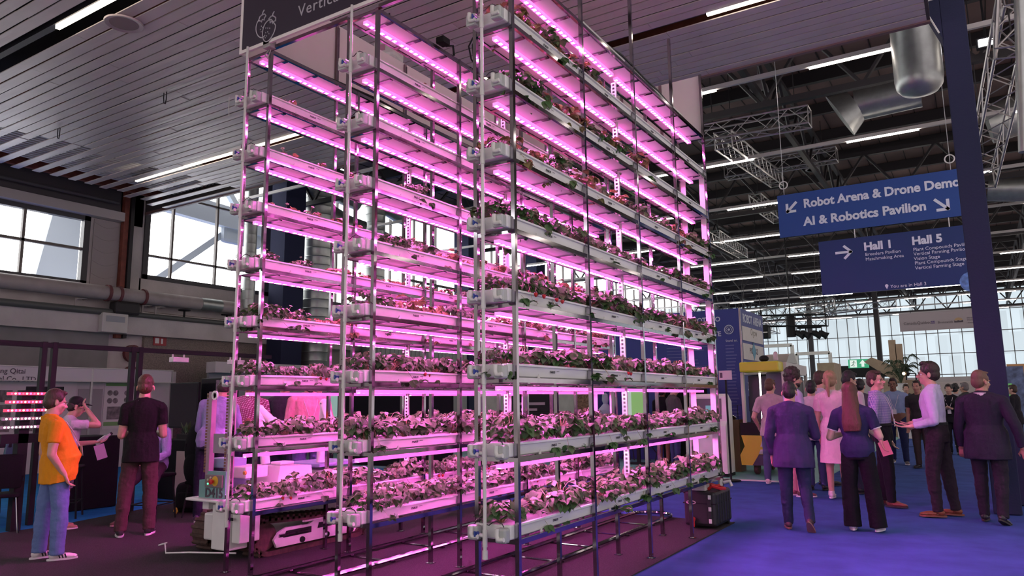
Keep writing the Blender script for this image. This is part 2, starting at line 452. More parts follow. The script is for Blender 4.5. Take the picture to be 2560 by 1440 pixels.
# ================================================================ north wall of translucent panels
YN = 66.0
M_pane = emis('translucent daylight panel', (.60, .70, .76), .88)
n = M_pane.node_tree.nodes; l = M_pane.node_tree.links       # panel to panel difference in the sheet
t = n.new('ShaderNodeTexCoord'); mp = n.new('ShaderNodeMapping'); mp.inputs['Scale'].default_value = (1 / .86, 1, 1 / 1.72)
vo = n.new('ShaderNodeTexWhiteNoise'); vo.noise_dimensions = '3D'
fl = n.new('ShaderNodeVectorMath'); fl.operation = 'FLOOR'
l.new(t.outputs['Object'], mp.inputs[0]); l.new(mp.outputs[0], fl.inputs[0]); l.new(fl.outputs[0], vo.inputs['Vector'])
r1 = n.new('ShaderNodeMapRange'); r1.inputs['To Min'].default_value = .78; r1.inputs['To Max'].default_value = .98
l.new(vo.outputs['Value'], r1.inputs['Value']); l.new(r1.outputs[0], n['Principled BSDF'].inputs['Emission Strength'])
b = MB(); b.box(-40, YN, 3.1, 30, YN + .1, 10.6)
struct(b.build('window_4', M_pane))
b = MB()
x = -40
while x < 30: b.box(x - .03, YN - .05, 3.1, x + .03, YN, 10.6); x += .86
for k in range(5): b.box(-40, YN - .05, 3.3 + 1.72 * k - .03, 30, YN, 3.3 + 1.72 * k + .03)
struct(b.build('trim_15', mat('panel rails', (.16, .155, .15), .6)))
b = MB(); b.box(-40, YN - .1, 0, 30, YN + .2, 3.1); struct(b.build('wall_north', mat('far wall', (.42, .38, .36), .8, var=.08, vscale=.6)))

# ================================================================ roof of the big hall
b = MB(); b.box(-17, YE + .1, 10.45, 30, YN + .2, 10.6)
y = YE
M_roofb = M_roof
struct(b.build('ceiling', M_roofb))
b = MB()
x = -16
while x < 30: b.box(x - .012, YE + .1, 10.43, x + .012, YN, 10.46); x += .62
struct(b.build('trim_16', mat('roof board joints', (.02, .014, .012), .9)))
b = MB()
y = YE + 1.2
while y < YN: b.beam((-17, y, 10.25), (30, y, 10.25), .16, .34); y += 2.53
struct(b.build('trim_17', M_steel_dark))
def lattice(b, p0, p1, h, wd, step, n=6, r=.035, flat=True):
    """planar lattice girder with chords at top and bottom"""
    p0, p1 = Vector(p0), Vector(p1); d = p1 - p0; L = d.length; u = d / L; dn = Vector((0, 0, -h))
    b.beam(p0, p1, wd); b.beam(p0 + dn, p1 + dn, wd)
    k = max(2, int(L / step))
    for i in range(k):
        a, c = p0 + u * (L * i / k), p0 + u * (L * (i + 1) / k)
        m_ = (a + c) / 2 + dn
        b.bar(a, m_, r, n=5); b.bar(m_, c, r, n=5)
for j, xx in enumerate((-13.5, -7.2, -.9, 5.4, 11.7)):
    b = MB(); lattice(b, (xx, YE + .3, 10.0), (xx, YN - .5, 10.0), 1.25, .13, 2.5, r=.05)
    o = tag(b.build('roof_girder', M_steel_dark), ['dark roof girder over the west window side', 'dark roof girder above the booth wall', 'dark roof girder running above the hanging hall signs', 'dark roof girder right of the blue column', 'dark roof girder at the far right edge'][j], 'girder')
for j in range(6):
    yy = 12.5 + j * 10.1
    b = MB(); lattice(b, (-17, yy, 9.9), (24, yy, 9.9), 1.5, .15, 2.1, r=.05)
    tag(b.build('roof_girder', M_steel_dark), 'dark cross girder of the hall roof, %s from the slatted ceiling edge' % ('first', 'second', 'third', 'fourth', 'fifth', 'sixth')[j], 'girder')

# ================================================================ lines of linear lamps, all parallel
M_tube = emis('lit lamp tube', (1, .86, .68), 7.0)
M_tube2 = emis('lit lamp tube of the hall', (1, .86, .76), 22.0)
M_rail = mat('pale lamp rail', (.50, .47, .46), .5)
def lamp_row(y, z, x0, x1, lit, lab, inset=False):
    b = MB()
    if inset: b.box(x0, y - .05, z + .05, x1, y + .05, z + .14)
    else: b.box(x0, y - .035, z, x1, y + .035, z + .09)
    o = tag(b.build('lamp_rail', mat('black recess rail', (.02, .02, .03), .6) if inset else M_rail), lab, 'lamp row')
    for a, c in lit:
        q = MB(); q.box(a, y - .03, z - .035 if not inset else z - .01, c, y + .03, z - .001 if not inset else z + .049)
        q.build('tube', M_tube if inset else M_tube2, o)
    return o
lamp_row(.27, 7.0, -12.75, 2.7, [(-7.95, -5.0), (-.5, 2.4)], 'linear lamp recessed in the slatted ceiling at upper left', True)
lamp_row(5.15, 7.0, -14.2, 2.7, [(-14.1, -8.1), (.1, 2.7)], 'linear lamp recessed in the slatted ceiling nearer its far edge', True)
rr = random.Random(5)
LR = ('first', 'second', 'third', 'fourth', 'fifth', 'sixth', 'seventh', 'eighth', 'ninth', 'tenth', 'eleventh')
for k in range(11):
    yy = 10.05 + 5.05 * k
    lit = []
    if k == 0: lit = [(-6.5, -1.2), (.65, 2.23), (4.4, 6.5)]
    elif k == 1: lit = [(-9, -6.2), (-4.6, -1.7), (.63, 2.25), (4.2, 6.9)]
    else:
        x = -15.5 + rr.uniform(0, 4)
        while x < 18:
            L = rr.choice((1.55, 3.1, 3.1, 4.6)); lit.append((x, x + L)); x += L + rr.choice((1.5, 1.5, 3.0))
    lamp_row(yy, 8.0, -16.5, 22, lit, 'hall lamp row hung under the dark roof, %s beyond the slatted ceiling' % LR[k])

# ================================================================ box trusses and other things slung from the roof
def truss(name, p0, p1, s, lab, m=None, step=None, cat='truss', group=None):
    m = m or M_alu
    p0, p1 = Vector(p0), Vector(p1); d = p1 - p0; L = d.length; u = d / L
    a = Vector((0, 0, 1)).cross(u)
    if a.length < .05: a = Vector((1, 0, 0))
    a.normalize(); c = u.cross(a)
    step = step or s
    b = MB(); cor = [a * s / 2 + c * s / 2, -a * s / 2 + c * s / 2, -a * s / 2 - c * s / 2, a * s / 2 - c * s / 2]
    for q in cor: b.bar(p0 + q, p1 + q, .026, n=6)
    k = max(2, round(L / step))
    for f in range(4):
        A, B = cor[f], cor[(f + 1) % 4]
        for i in range(k):
            s0, s1 = p0 + u * (L * i / k), p0 + u * (L * (i + 1) / k)
            if i % 2: b.bar(s0 + A, s1 + B, .012, n=4)
            else: b.bar(s0 + B, s1 + A, .012, n=4)
        b.bar(p0 + A, p0 + B, .014, n=4); b.bar(p1 + A, p1 + B, .014, n=4)
    o = tag(b.build(name, m), lab, cat, group)
    for t_ in (.12, .88):
        q = p0.lerp(p1, t_); w_ = MB(); w_.bar((q.x, q.y, q.z + s / 2 - .02), (q.x, q.y, 10.47), .012, n=5); w_.build('hanger', M_steel_dark, o)
    return o
truss('box_truss', ony(1752, 340, 13), ony(2024, 291, 13), .42, 'aluminium box truss sloping up just right of the right rack top')
truss('box_truss', ony(1808, 350, 13), ony(1942, 452, 22), .42, 'aluminium box truss running back from under the uppermost cross truss')
truss('box_truss', ony(1815, 432, 20), ony(2092, 386, 20), .42, 'warm lit aluminium cross truss above the hanging hall signs')
truss('box_truss', ony(1888, 500, 22), ony(1946, 545, 27), .42, 'short truss end showing left of the upper hall sign')
truss('box_truss', ony(1786, 590, 24), ony(1858, 634, 33), .42, 'truss beside the right rack at the height of its middle shelves')
truss('box_truss', (3.95, 7.6, 7.35), (3.35, 13.2, 6.05), .45, 'big aluminium truss leaning across the view right of the blue column')
truss('box_truss', ony(2538, -30, 7.6), ony(2530, 130, 7.6), .4, 'upright truss piece at the top right corner')
truss('box_truss', ony(1830, 800, 38), ony(2085, 757, 38), .5, 'far cross truss in front of the translucent wall')
truss('box_truss', ony(1850, 790, 36), ony(1940, 825, 46), .5, 'far truss running back above the booth corner')
truss('box_truss', ony(1990, 780, 44), ony(2120, 765, 44), .45, 'pale far truss hanging level before the translucent wall')
truss('box_truss', ony(2070, 778, 48), ony(2240, 757, 48), .4, 'thin far truss right of the first dark pole')
truss('lighting_truss', ony(1900, 803, 30), ony(2068, 800, 30), .5, 'black lighting truss over the robot stand', M_black)
b = MB(); p = ony(1993, 820, 30); q = ony(2054, 817, 30); b.bar(p, q, .05)
for px in (2000, 2014, 2040, 2054): b.bar(ony(px, 820, 30), ony(px, 827, 30), .025)
b.bar(p + Vector((1.2, 0, 0)), Vector((p.x + 1.2, p.y, 10.47)), .02); lb = tag(b.build('lamp_bar', M_black), 'black bar of stage lamps below the lighting truss', 'lamp bar')
for px, tl in ((1998, -.4), (2012, -.5), (2040, .3), (2056, .5)):
    s = MB(); p = ony(px, 832, 30); s.lathe(p - Vector((.16, 0, -.05)), [(.08, 0), (.13, .1), (.13, .28), (.17, .42)], 12, (1, tl * .4, -.6)); s.build('stage_lamp', M_black, lb, True)
b = MB(); p = ony(1975, 790, 30); b.bar(p, p + Vector((0, 0, -.95)), .2, n=12); b.bar(p, Vector((p.x, p.y, 10.47)), .03); tag(b.build('hoist', M_black), 'black drum hanging above the lighting truss', 'hoist')
b = MB(); p = ony(1904, 830, 30); b.obox(p, (.7, .6, .62), None, .05); b.bar(p + Vector((0, 0, .3)), p + Vector((0, 0, 1)), .03)
b.bar(p + Vector((0, 0, .3)), Vector((p.x, p.y, 10.47)), .015); o = tag(b.build('loudspeaker', M_black), 'black hanging loudspeaker beside the booth corner', 'speaker'); s = MB(); s.obox(p + Vector((0, -.31, -.05)), (.66, .02, .05)); s.build('stripe', M_white, o)

# round ducts under the roof near the blue column
b = MB(); b.lathe((2.52, 9.3, 0), [(.38, 8.6), (.38, 7.0), (.36, 6.86), (.28, 6.76), (.1, 6.72)], 22)
tag(b.build('round_duct', M_duct, smooth=True), 'fat round metal duct hanging down beside the blue column', 'duct')
b = MB(); b.tube([ony(2300, 225, 15), ony(2140, 262, 15)], .42, 16); p = ony(2140, 262, 15); q = ony(2100, 290, 15); b.bar(p, q, .42, .62, 16)
tag(b.build('duct_horn', M_duct, smooth=True), 'level round duct ending in a wide horn under the roof', 'duct')
b = MB(); b.tube([ony(2600, 270, 17), ony(2470, 312, 17)], .5, 16); tag(b.build('round_duct', M_duct, smooth=True), 'round duct end right of the blue column below the leaning truss', 'duct')
b = MB(); b.tube([ony(2600, 470, 24), ony(2470, 470, 24)], .45, 16); tag(b.build('round_duct', M_duct, smooth=True), 'level duct right of the blue column at sign height', 'duct')
b = MB(); b.bar(ony(2549, -40, 6.4), ony(2562, 380, 6.4), .07, n=14); tag(b.build('silver_pole', M_duct, smooth=True), 'silver upright pole at the right edge of view', 'pole')
# flood lamp, bell lamps
p = ony(2465, 107, 12)
b = MB(); b.obox(p, (.34, .12, .24), None, .02); b.bar(p, p + Vector((0, .2, 2.0)), .02)
fl_ = tag(b.build('flood_lamp', M_black), 'small bright flood lamp right of the blue column', 'lamp')
q = MB(); q.obox(p + Vector((-.01, -.065, -.01)), (.24, .01, .15)); q.build('lens', emis('flood lens', (1, .97, 1), 18), fl_)
for px, py, yy, lab in ((1897, 222, 14, 'grey bell lamp under the first hall lamp row'), (2032, 415, 22, 'dim bell lamp under the warm lit cross truss')):
    p = ony(px, py, yy); b = MB(); b.lathe(p, [(.26, -.14), (.22, .05), (.14, .2), (.04, .3)], 16); b.bar(p + Vector((0, 0, .3)), p + Vector((0, 0, 1.0)), .015)
    o = tag(b.build('bell_lamp', mat('grey lamp bell', (.2, .19, .2), .4)), lab, 'lamp'); s = MB(); s.lathe(p, [(.2, -.14), (.18, -.13)], 16); s.build('lens', mat('lamp glass', (.5, .5, .5), .2), o)

# ================================================================ the big navy column
b = MB(); b.box(2.925, 7.3, 0, 3.245, 7.7, 8.2, .01)
colo = tag(b.build('clad_column', M_navy), 'tall square column wrapped in dark navy cloth', 'column')
cp = [ony(x, y, 7.3) for x, y in ((2348, 83), (2335, 62), (2320, 38), (2311, 18), (2316, 4), (2340, -4))]
q = MB(); q.prism([(2.94, 7.3, cp[0].z - .12)] + [tuple(v) for v in cp] + [(2.94, 7.3, cp[-1].z)], (0, .35, 0)); q.build('cloth_top', M_navy, colo)
q = MB(); q.tube([v + Vector((0, -.004, 0)) for v in cp], .012, 5); q.build('hem_cord', M_white, colo)

# skirted plinth round its foot with flyers
b = MB(); b.box(3.05, 8.35, 0, 3.75, 8.95, 1.0, .01); b2 = tag(b.build('draped_plinth', M_navy), 'dark draped plinth behind the man in the dark suit', 'plinth')
for (dx, z, s_) in ((3.24, .52, .05), (3.2, .36, .09), (3.38, .2, .03)):
    q = MB(); q.obox((dx, 8.345, z), (s_, .004, s_)); q.build('sticker', M_white, b2)

# ================================================================ hanging direction signs
M_sblue = mat('sign blue', (.028, .078, .29), .55, spec=.3)
M_sblue2 = mat('sign dark blue', (.020, .044, .155), .55, spec=.3)
M_sink = mat('sign white ink', (.72, .76, .88), .5)
YS = 10.0
A, Bp = ony(1943, 491, YS), ony(2428, 540, YS)
x0, x1, z0, z1 = ony(1946, 540, YS).x, 3.12, 4.648, 5.492
b = MB(); b.box(x0, YS, z0, x1, YS + .03, z1)
sg = tag(b.build('direction_sign', M_sblue), 'upper blue hanging sign reading Robot Arena & Drone Demo', 'sign')
def s_at(px, py): return ony(px, py, YS - .002)
p = s_at(2009, 519); text('Robot Arena & Drone Demo', .232, p, (1, 0, 0), M_sink, sg, bold=.008, sx=.935)
p = s_at(2010, 564); text('AI & Robotics Pavilion', .232, p, (1, 0, 0), M_sink, sg, bold=.008, sx=.985)
def arrow(c, ang, L, th, parent):
    q = MB(); c = Vector(c); d = Vector((math.cos(ang), 0, math.sin(ang))); h = c + d * L / 2
    q.beam(c - d * L / 2, h, .004, th) if False else None
    for e0, e1 in ((c - d * L / 2, h), (h, h + Vector((math.cos(ang + 2.36), 0, math.sin(ang + 2.36))) * L * .62), (h, h + Vector((math.cos(ang - 2.36), 0, math.sin(ang - 2.36))) * L * .62)):
        v = (e1 - e0).normalized(); nrm = Vector((-v.z, 0, v.x)) * th / 2
        q.prism([e0 - nrm - v * th * .3, e0 + nrm - v * th * .3, e1 + nrm + v * th * .3, e1 - nrm + v * th * .3], (0, -.004, 0))
    q.build('arrow', M_sink, parent)
arrow(s_at(1979, 518), math.radians(225), .24, .05, sg)
arrow(s_at(2354, 511), math.radians(-45), .27, .05, sg)
for px, x in ((1970, .02), (2378, 2.84)):
    q = MB(); q.bar((x, YS + .015, z1 - .01), (x, YS + .015, 10.47), .006, n=5); q.build('wire', mat('steel wire', (.6, .6, .62), .4, metal=.6), sg)
    q = MB(); q.tube([(x + .075 * math.cos(a * PI / 8), YS + .01, z1 + .2 + .075 * math.sin(a * PI / 8)) for a in range(17)], .011, 6); q.build('wire_coil', M_white, sg)
x0, z0b, z1b = ony(2050, 660, YS).x, 3.455, 4.478
b = MB(); b.box(x0, YS + .0, z0b, 3.12, YS + .03, z1b)
sg2 = tag(b.build('direction_sign', M_sblue2), 'lower blue hanging sign reading Hall 1 and Hall 5', 'sign')
for s_, sz, px, py, bo in (('Hall 1', .20, 2160, 626, .008), ('Hall 5', .20, 2280, 612, .008), ('Breeders Pavilion', .083, 2163, 640, 0), ('Matchmaking Area', .083, 2164, 652, 0), ('Plant Compounds Pavilion', .083, 2283, 628, 0), ('Vertical Farming Pavilion', .083, 2284, 639, 0), ('Vision Stage', .083, 2285, 651, 0), ('Plant Compounds Stage', .083, 2287, 662, 0), ('Vertical Farming Stage', .083, 2288, 674, 0), ('You are in Hall 3', .083, 2226, 720, 0)):
    text(s_, sz, s_at(px, py), (1, 0, 0), M_sink, sg2, bold=bo)
arrow(s_at(2109, 631), 0, .26, .045, sg2)
q = MB(); p = s_at(2217, 717); q.lathe(p + Vector((0, 0, .02)), [(.0, -.004), (.028, -.004), (.028, 0), (0, 0)], 12, (0, -1, 0)); q.prism([p + Vector((-.024, 0, .01)), p + Vector((.024, 0, .01)), p + Vector((0, 0, -.045))], (0, -.004, 0)); q.build('pin_mark', M_sink, sg2)
q = MB(); p = s_at(2428, 704); q.lathe(p, [(.001, -.006), (.17, -.006), (.17, 0), (.001, 0)], 24, (0, -1, 0)); q.build('globe_print', mat('globe print', (.10, .22, .50), .5, var=.5, vscale=14), sg2)
for px in (2137, 2376):
    x = ony(px, 590, YS).x; q = MB(); q.bar((x, YS + .015, z1b), (x, YS + .015, 4.648), .008, n=6); q.build('wire', M_white, sg2)

# far banner of the Canadian stand
b = MB(); b.box(-.115, 36, 4.70, 3.15, 36.05, 5.58)
bn = tag(b.build('banner', mat('mauve white banner', (.36, .31, .34), .6)), 'pale hanging banner with Canada and Québec wordmarks in front of the translucent wall', 'banner')
M_ink = mat('dark print', (.07, .055, .075), .6)
text('Canada', .19, (.06, 35.995, 5.02), (1, 0, 0), M_ink, bn); text('Québec', .19, (.64, 35.995, 5.02), (1, 0, 0), M_ink, bn); text('Brunswick', .15, (1.52, 35.995, 5.0), (1, 0, 0), M_ink, bn)
text('BRITISH', .085, (2.72, 35.995, 5.16), (1, 0, 0), M_ink, bn); text('COLUMBIA', .085, (2.72, 35.995, 5.06), (1, 0, 0), M_ink, bn); text('Canada', .09, (2.75, 35.995, 4.93), (1, 0, 0), M_ink, bn)
q = MB(); [q.box(1.25 + .08 * i, 35.993, 5.01 + .075 * j, 1.25 + .08 * i + .06, 36, 5.01 + .075 * j + .055) for i in range(2) for j in range(2)]; q.build('flag_mark', mat('print violet', (.09, .06, .2), .6), bn)
q = MB(); q.prism([(2.38 + .17 * math.cos(PI * i / 10), 36, 5.1 + .13 * math.sin(PI * i / 10)) for i in range(11)], (0, -.006, 0)); q.build('sun_mark', mat('print ochre', (.42, .28, .16), .6), bn)
q = MB(); q.prism([(2.2, 35.994, 5.1), (2.2, 35.994, 5.0), (2.56, 35.994, 5.0), (2.56, 35.994, 5.1), (2.45, 35.994, 5.07), (2.36, 35.994, 5.1), (2.28, 35.994, 5.06)], (0, -.006, 0)); q.build('mountain_mark', M_ink, bn)
for x in (.4, 2.6):
    q = MB(); q.bar((x, 36.02, 5.57), (x, 36.02, 10.47), .012, n=5); q.build('wire', M_black, bn)
# ================================================================ three tall grow racks of steel, troughs and grow lights
M_chrome = mat('polished steel', (.34, .32, .35), .09, metal=1., var=.10, vscale=7)
M_trough = mat('white trough plastic', (.70, .70, .68), .38, var=.07, vscale=5, stretch=(1, .35, 3))
M_reflect = mat('white reflector sheet', (.85, .83, .84), .35, var=.04, vscale=3)
M_pvc = mat('white pipe plastic', (.62, .61, .58), .35)
M_clear = mat('milky clear plastic', (.52, .55, .52), .22, trans=.25, spec=.6)
M_blue = mat('blue valve plastic', (.02, .05, .25), .4)
M_hose = mat('black hose', (.012, .012, .014), .5)
M_logo = mat('grey logo print', (.03, .03, .035), .6)
LED_S = 290.0
M_led = bpy.data.materials.new('grow light diodes')
M_led.use_nodes = True
n = M_led.node_tree.nodes; l = M_led.node_tree.links
t = n.new('ShaderNodeTexCoord'); sp = n.new('ShaderNodeSeparateXYZ'); l.new(t.outputs['Object'], sp.inputs[0])
def _math(op, a, b=None):
    k = n.new('ShaderNodeMath'); k.operation = op
    for i, q in enumerate((a, b)):
        if q is None: continue
        if isinstance(q, (int, float)): k.inputs[i].default_value = q
        else: l.new(q, k.inputs[i])
    return k.outputs[0]
cell = _math('FLOOR', _math('MULTIPLY', sp.outputs['Y'], 28))
m5 = _math('MODULO', _math('ADD', cell, 280), 14)
cr = n.new('ShaderNodeValToRGB'); cr.color_ramp.interpolation = 'CONSTANT'
el = cr.color_ramp.elements
WH, RD, BL = (1, .13, .69, 1), (.030, .0004, .004, 1), (.004, .001, .030, 1)
for i, cc in enumerate((WH, RD, WH, RD, WH, BL, WH, RD, WH, WH, RD, WH, RD, BL)):
    if i < 2: e = el[i]; e.position = i / 14
    else: e = el.new(i / 14)
    e.color = cc
l.new(_math('ADD', _math('DIVIDE', m5, 14.0), .01), cr.inputs[0])
bs = n['Principled BSDF']; bs.inputs['Base Color'].default_value = (.2, .2, .2, 1)
ed = _math('GREATER_THAN', _math('ABSOLUTE', sp.outputs['X']), .0140)      # red diodes along both edges of the strip
mxe = n.new('ShaderNodeMix'); mxe.data_type = 'RGBA'; l.new(ed, mxe.inputs['Factor']); l.new(cr.outputs[0], mxe.inputs['A']); mxe.inputs['B'].default_value = (.022, .0003, .0016, 1)
l.new(mxe.outputs['Result'], bs.inputs['Emission Color']); bs.inputs['Emission Strength'].default_value = LED_S

M_housing = emis('glowing milky lamp housing', (1, .12, .66), 1.05)
M_housing.node_tree.nodes['Principled BSDF'].inputs['Base Color'].default_value = (.6, .6, .6, 1)
ZL = (.5536, 1.134, 1.716, 2.284, 2.854, 3.420, 3.986, 4.554, 5.128)
YP = (0, 1.252, 2.499, 3.742, 4.976)
WD = .353
BAY = 1.244
logo_me = text_mesh('PARUS', .026, .001, bold=.0005, spacing=1.1)
logo_me.transform(Matrix.Rotation(PI / 2, 4, 'X')); logo_me.transform(Matrix.Rotation(PI / 2, 4, 'Z'))
logo_me.materials.append(M_logo)
bm_ = bmesh.new(); bm_.from_mesh(logo_me)
_v = [bm_.verts.new((0.001, y, z)) for y, z in ((.105, .014), (.15, .014), (.15, .018), (.105, .018))]; bm_.faces.new(_v)
bm_.to_mesh(logo_me); bm_.free()
MESH = {}
def part(name, key, fn, m, parent, loc, smooth=False):
    """a part of the rack; equal parts share their mesh"""
    if key not in MESH:
        b = MB(); fn(b)
        bmesh.ops.recalc_face_normals(b.bm, faces=list(b.bm.faces))
        me = bpy.data.meshes.new(name); b.bm.to_mesh(me); b.bm.free()
        for q in (m if isinstance(m, (list, tuple)) else [m]): me.materials.append(q)
        if smooth:
            for p in me.polygons: p.use_smooth = True
            me.set_sharp_from_angle(angle=math.radians(40))
        MESH[key] = me
    o = bpy.data.objects.new(name, MESH[key]); C.objects.link(o); o.parent = parent; o.location = loc
    ORG[o.name] = Vector((0, 0, 0))
    return o
def f_trough(b):
    # open trough seen in section, lips rolled outwards, closed by a planting cover just under the lip; runs along +y for one bay
    h, hw = .105, .155
    sec = [(-hw, h), (-hw - .012, h - .004), (-hw - .012, h - .018), (-hw + .004, h - .022), (-hw + .014, .012), (-hw + .03, 0), (hw - .03, 0), (hw - .014, .012), (hw - .004, h - .022), (hw + .012, h - .018), (hw + .012, h - .004), (hw, h), (hw - .008, h - .012), (-hw + .008, h - .012)]
    r = []
    for y in (.003, BAY - .003): r.append([b.bm.verts.new((x, y, z)) for x, z in sec])
    b.loft(r)
def f_clip(b): b.prism([(.158, -.018, 0), (.158, .018, 0), (.158, 0, .032)], (.008, 0, 0))
def f_led(L):
    def f(b):
        b.mi = 0; b.box(-.025, 0, .002, .025, L, .03); b.box(-.025, 0, -.001, -.0205, L, .002); b.box(.0205, 0, -.001, .025, L, .002)
        b.mi = 1; b.box(-.0205, .01, .0005, .0205, L - .01, .002)
    return f
def f_siphon(b):
    b.lathe((0, 0, 0), [(.02, 0), (.046, .004), (.05, .02), (.05, .098), (.04, .108), (.028, .112), (.028, .122)], 14)
def f_box(b): b.obox((0, 0, .05), (.092, .07, .105), None, .016, 2)
def f_elbow(b):
    b.tube([(0, -.03, .10), (0, -.032, .05), (.012, -.034, .028), (.03, -.034, .026), (.06, -.034, .03)], .0165, 10)
def f_hose(b):
    b.tube([(-.01, 0, .02), (.0, -.01, .05), (.03, -.02, .045), (.06, -.02, .012), (.09, -.02, .008), (.12, -.02, .03), (.155, -.015, .04), (.19, 0, .02), (.2, .005, -.002)], .0042, 6)
def f_valve(b):
    b.bar((0, 0, 0), (0, -.035, 0), .014, n=10); b.obox((0, -.04, .0), (.014, .012, .04), None, .004)
def make_rack(xr, name_label, posts_ext):
    """xr: outer face of the right-hand post row; the rack stands on y = 0 .. 4.98"""
    t = thing('grow_rack', name_label, 'plant rack', (xr - WD / 2, 0, 0))
    hx = WD / 2
    for s in (-1, 1):
        for i, y in enumerate(YP):
            top = 6.05 if (s in posts_ext and (i > 0)) else ZL[8] + .02
            p = part('post', ('post', round(top, 2)), lambda b, top=top: b.box(-.017, -.017, 0, .017, .017, top), M_chrome, t, (s * hx, y, 0))
            part('foot', 'foot', lambda b: (b.box(-.035, -.035, 0, .035, .035, .006), b.bar((0, 0, 0), (0, 0, .03), .02)), M_chrome, p, (0, 0, 0))
    for k, z in enumerate(ZL):
        for s in (-1, 1):
            part('side_beam', 'sbeam', lambda b: b.box(-.013, .018, -.018, .013, 4.958, .018), M_chrome, t, (s * hx, 0, z))
        for y in (0, YP[-1]):
            part('end_beam', 'ebeam', lambda b: b.box(-WD / 2 + .018, -.013, -.016, WD / 2 - .018, .013, .016), M_chrome, t, (0, y, z))
        if k:
            for i in range(12):
                part('cross_bar', 'cbar', lambda b: b.box(-WD / 2 + .014, -.02, -.010, WD / 2 - .014, .02, .001), M_chrome, t, (0, .21 + i * .415, z - .014))
            part('reflector', 'refl', lambda b: b.box(-WD / 2 + .02, .03, 0, WD / 2 - .02, 4.95, .004), M_reflect, t, (0, 0, z - .012))
            for y0, L in ((.02, 2.32), (2.44, 2.47)):
                part('grow_light', ('led', L), f_led(L), (M_housing, M_led), t, (0, y0, z - .072))
        if k < 8:
            for i in range(4):
                q = part('trough', 'trough', f_trough, M_trough, t, (0, i * BAY - .0, z + .02), True)
                part('clip', 'clip', f_clip, M_pvc, q, (0, .36, .0))
                g = bpy.data.objects.new('logo', logo_me); C.objects.link(g); g.parent = q; g.location = (.1545, .56, .045); g.rotation_euler = (0, .12, 0)
            part('trough_end', 'tend', lambda b: b.obox((0, -.035, .052), (.31, .075, .104), None, .012), M_trough, t, (0, 0, z + .02))
            a = part('siphon', 'box', f_box, M_clear, t, (-.125, -.118, z + .015))
            part('elbow', 'elbow', f_elbow, M_pvc, a, (0, -.012, .0), True)
            a = part('siphon', 'box', f_box, M_clear, t, (.118, -.118, z + .01))
            part('elbow', 'elbow', f_elbow, M_pvc, a, (-.02, -.012, .0), True)
            q = part('drain_tee', 'tee', lambda b: (b.bar((-.09, -.13, .03), (-.03, -.13, .03), .0155, n=10), b.bar((-.03, -.13, -.05), (-.03, -.13, .07), .0185, n=10)), M_pvc, t, (.005, 0, z + .02), True)
            part('valve', 'valve', f_valve, M_blue, q, (-.085, -.14, .045))
            part('hose', 'hose', f_hose, M_hose, t, (-.085, -.10, z + .115), True)
    part('drain_pipe', 'pipe', lambda b: (b.bar((0, 0, .46), (0, 0, 5.18), .0135, n=12), b.bar((0, 0, .44), (0, 0, .50), .02, n=12)), M_pvc, t, (-.025, -.13, 0), True)
    # slotted white upright amid the rack
    def f_slot(b):
        b.mi = 0; b.box(-.028, -.012, .56, .028, .012, 5.0)
        b.mi = 1
        for k in range(110): b.box(-.012, -.0128, .6 + k * .04, .012, -.0118, .622 + k * .04)
    part('slotted_upright', 'slot', f_slot, (M_pvc, M_chrome), t, (0, 2.39, 0))
    for s in (-1, 1):
        part('end_strip', 'estrip', lambda b: b.box(-.035, 0, .62, .035, .012, 4.55), M_pvc, t, (s * (hx - .045), 4.94, 0))
    return t
XR = {1: -2.902, 2: -1.443, 3: .0}
rack = {}
rack[3] = make_rack(XR[3] , 'right-hand of the three tall steel grow racks, nearest the blue aisle', (1,))
rack[2] = make_rack(XR[2], 'middle of the three tall steel grow racks', ())
rack[1] = make_rack(XR[1], 'left-hand tall steel grow rack, beside the tracked robot', (-1,))
# wiring and drivers on the rack tops
b = MB(); zt = ZL[8] + .02
for (y0, y1) in ((1.35, 2.35), (2.6, 4.2)): b.box(XR[3] - .10, y0, zt, XR[3] - .02, y1, zt + .06)
q = b.build('driver_channel', mat('pale driver channel', (.5, .5, .47), .45), rack[3])
b = MB(); b.tube([(XR[3] - .05, 1.9, zt + .07), (XR[3] - .02, 2.3, zt + .09), (XR[3] + .01, 2.8, zt + .03), (XR[3] - .02, 3.3, zt + .07), (XR[3] - .04, 4.1, zt + .03)], .012, 6); b.build('cable', M_hose, rack[3], True)
b = MB(); b.obox((XR[2] - .02, 1.0, zt + .11), (.1, .12, .07), None, .01); b.tube([(XR[2] - .02, 1.05, zt + .08), (XR[2] + .02, 1.12, zt + .1), (XR[2] + .02, 1.14, zt)], .012, 6)
b.build('bracket', M_black, rack[2])
b = MB(); b.beam((XR[2] + .02, 1.52, zt), (XR[2] + .05, 1.52, zt + .42), .03); b.obox((XR[2] + .3, 1.5, zt + .42), (.5, .06, .1), None, .01); b.obox((XR[2] + .18, 1.5, zt + .33), (.2, .05, .1), None, .02)
for k in range(3): b.tube([(XR[2] + .05 + .04 * k, 1.49, zt + .4), (XR[2] - .02 + .05 * k, 1.46, zt + .25), (XR[2] + .0 + .03 * k, 1.48, zt + .1), (XR[2] + .05, 1.5, zt + .02)], .009, 5)
b.build('cable_clamp', M_black, rack[2])
b = MB()
for k in range(3): b.tube([(XR[1] - .05 - .05 * k, .6 + .3 * k, zt + .02), (XR[1] - .03 - .04 * k, 1.6, zt + .05 + .01 * k), (XR[1] - .06 - .03 * k, 2.6, zt + .02), (XR[1] - .04, 4.2, zt + .04)], .012, 5)
b.build('cable', M_hose, rack[1], True)
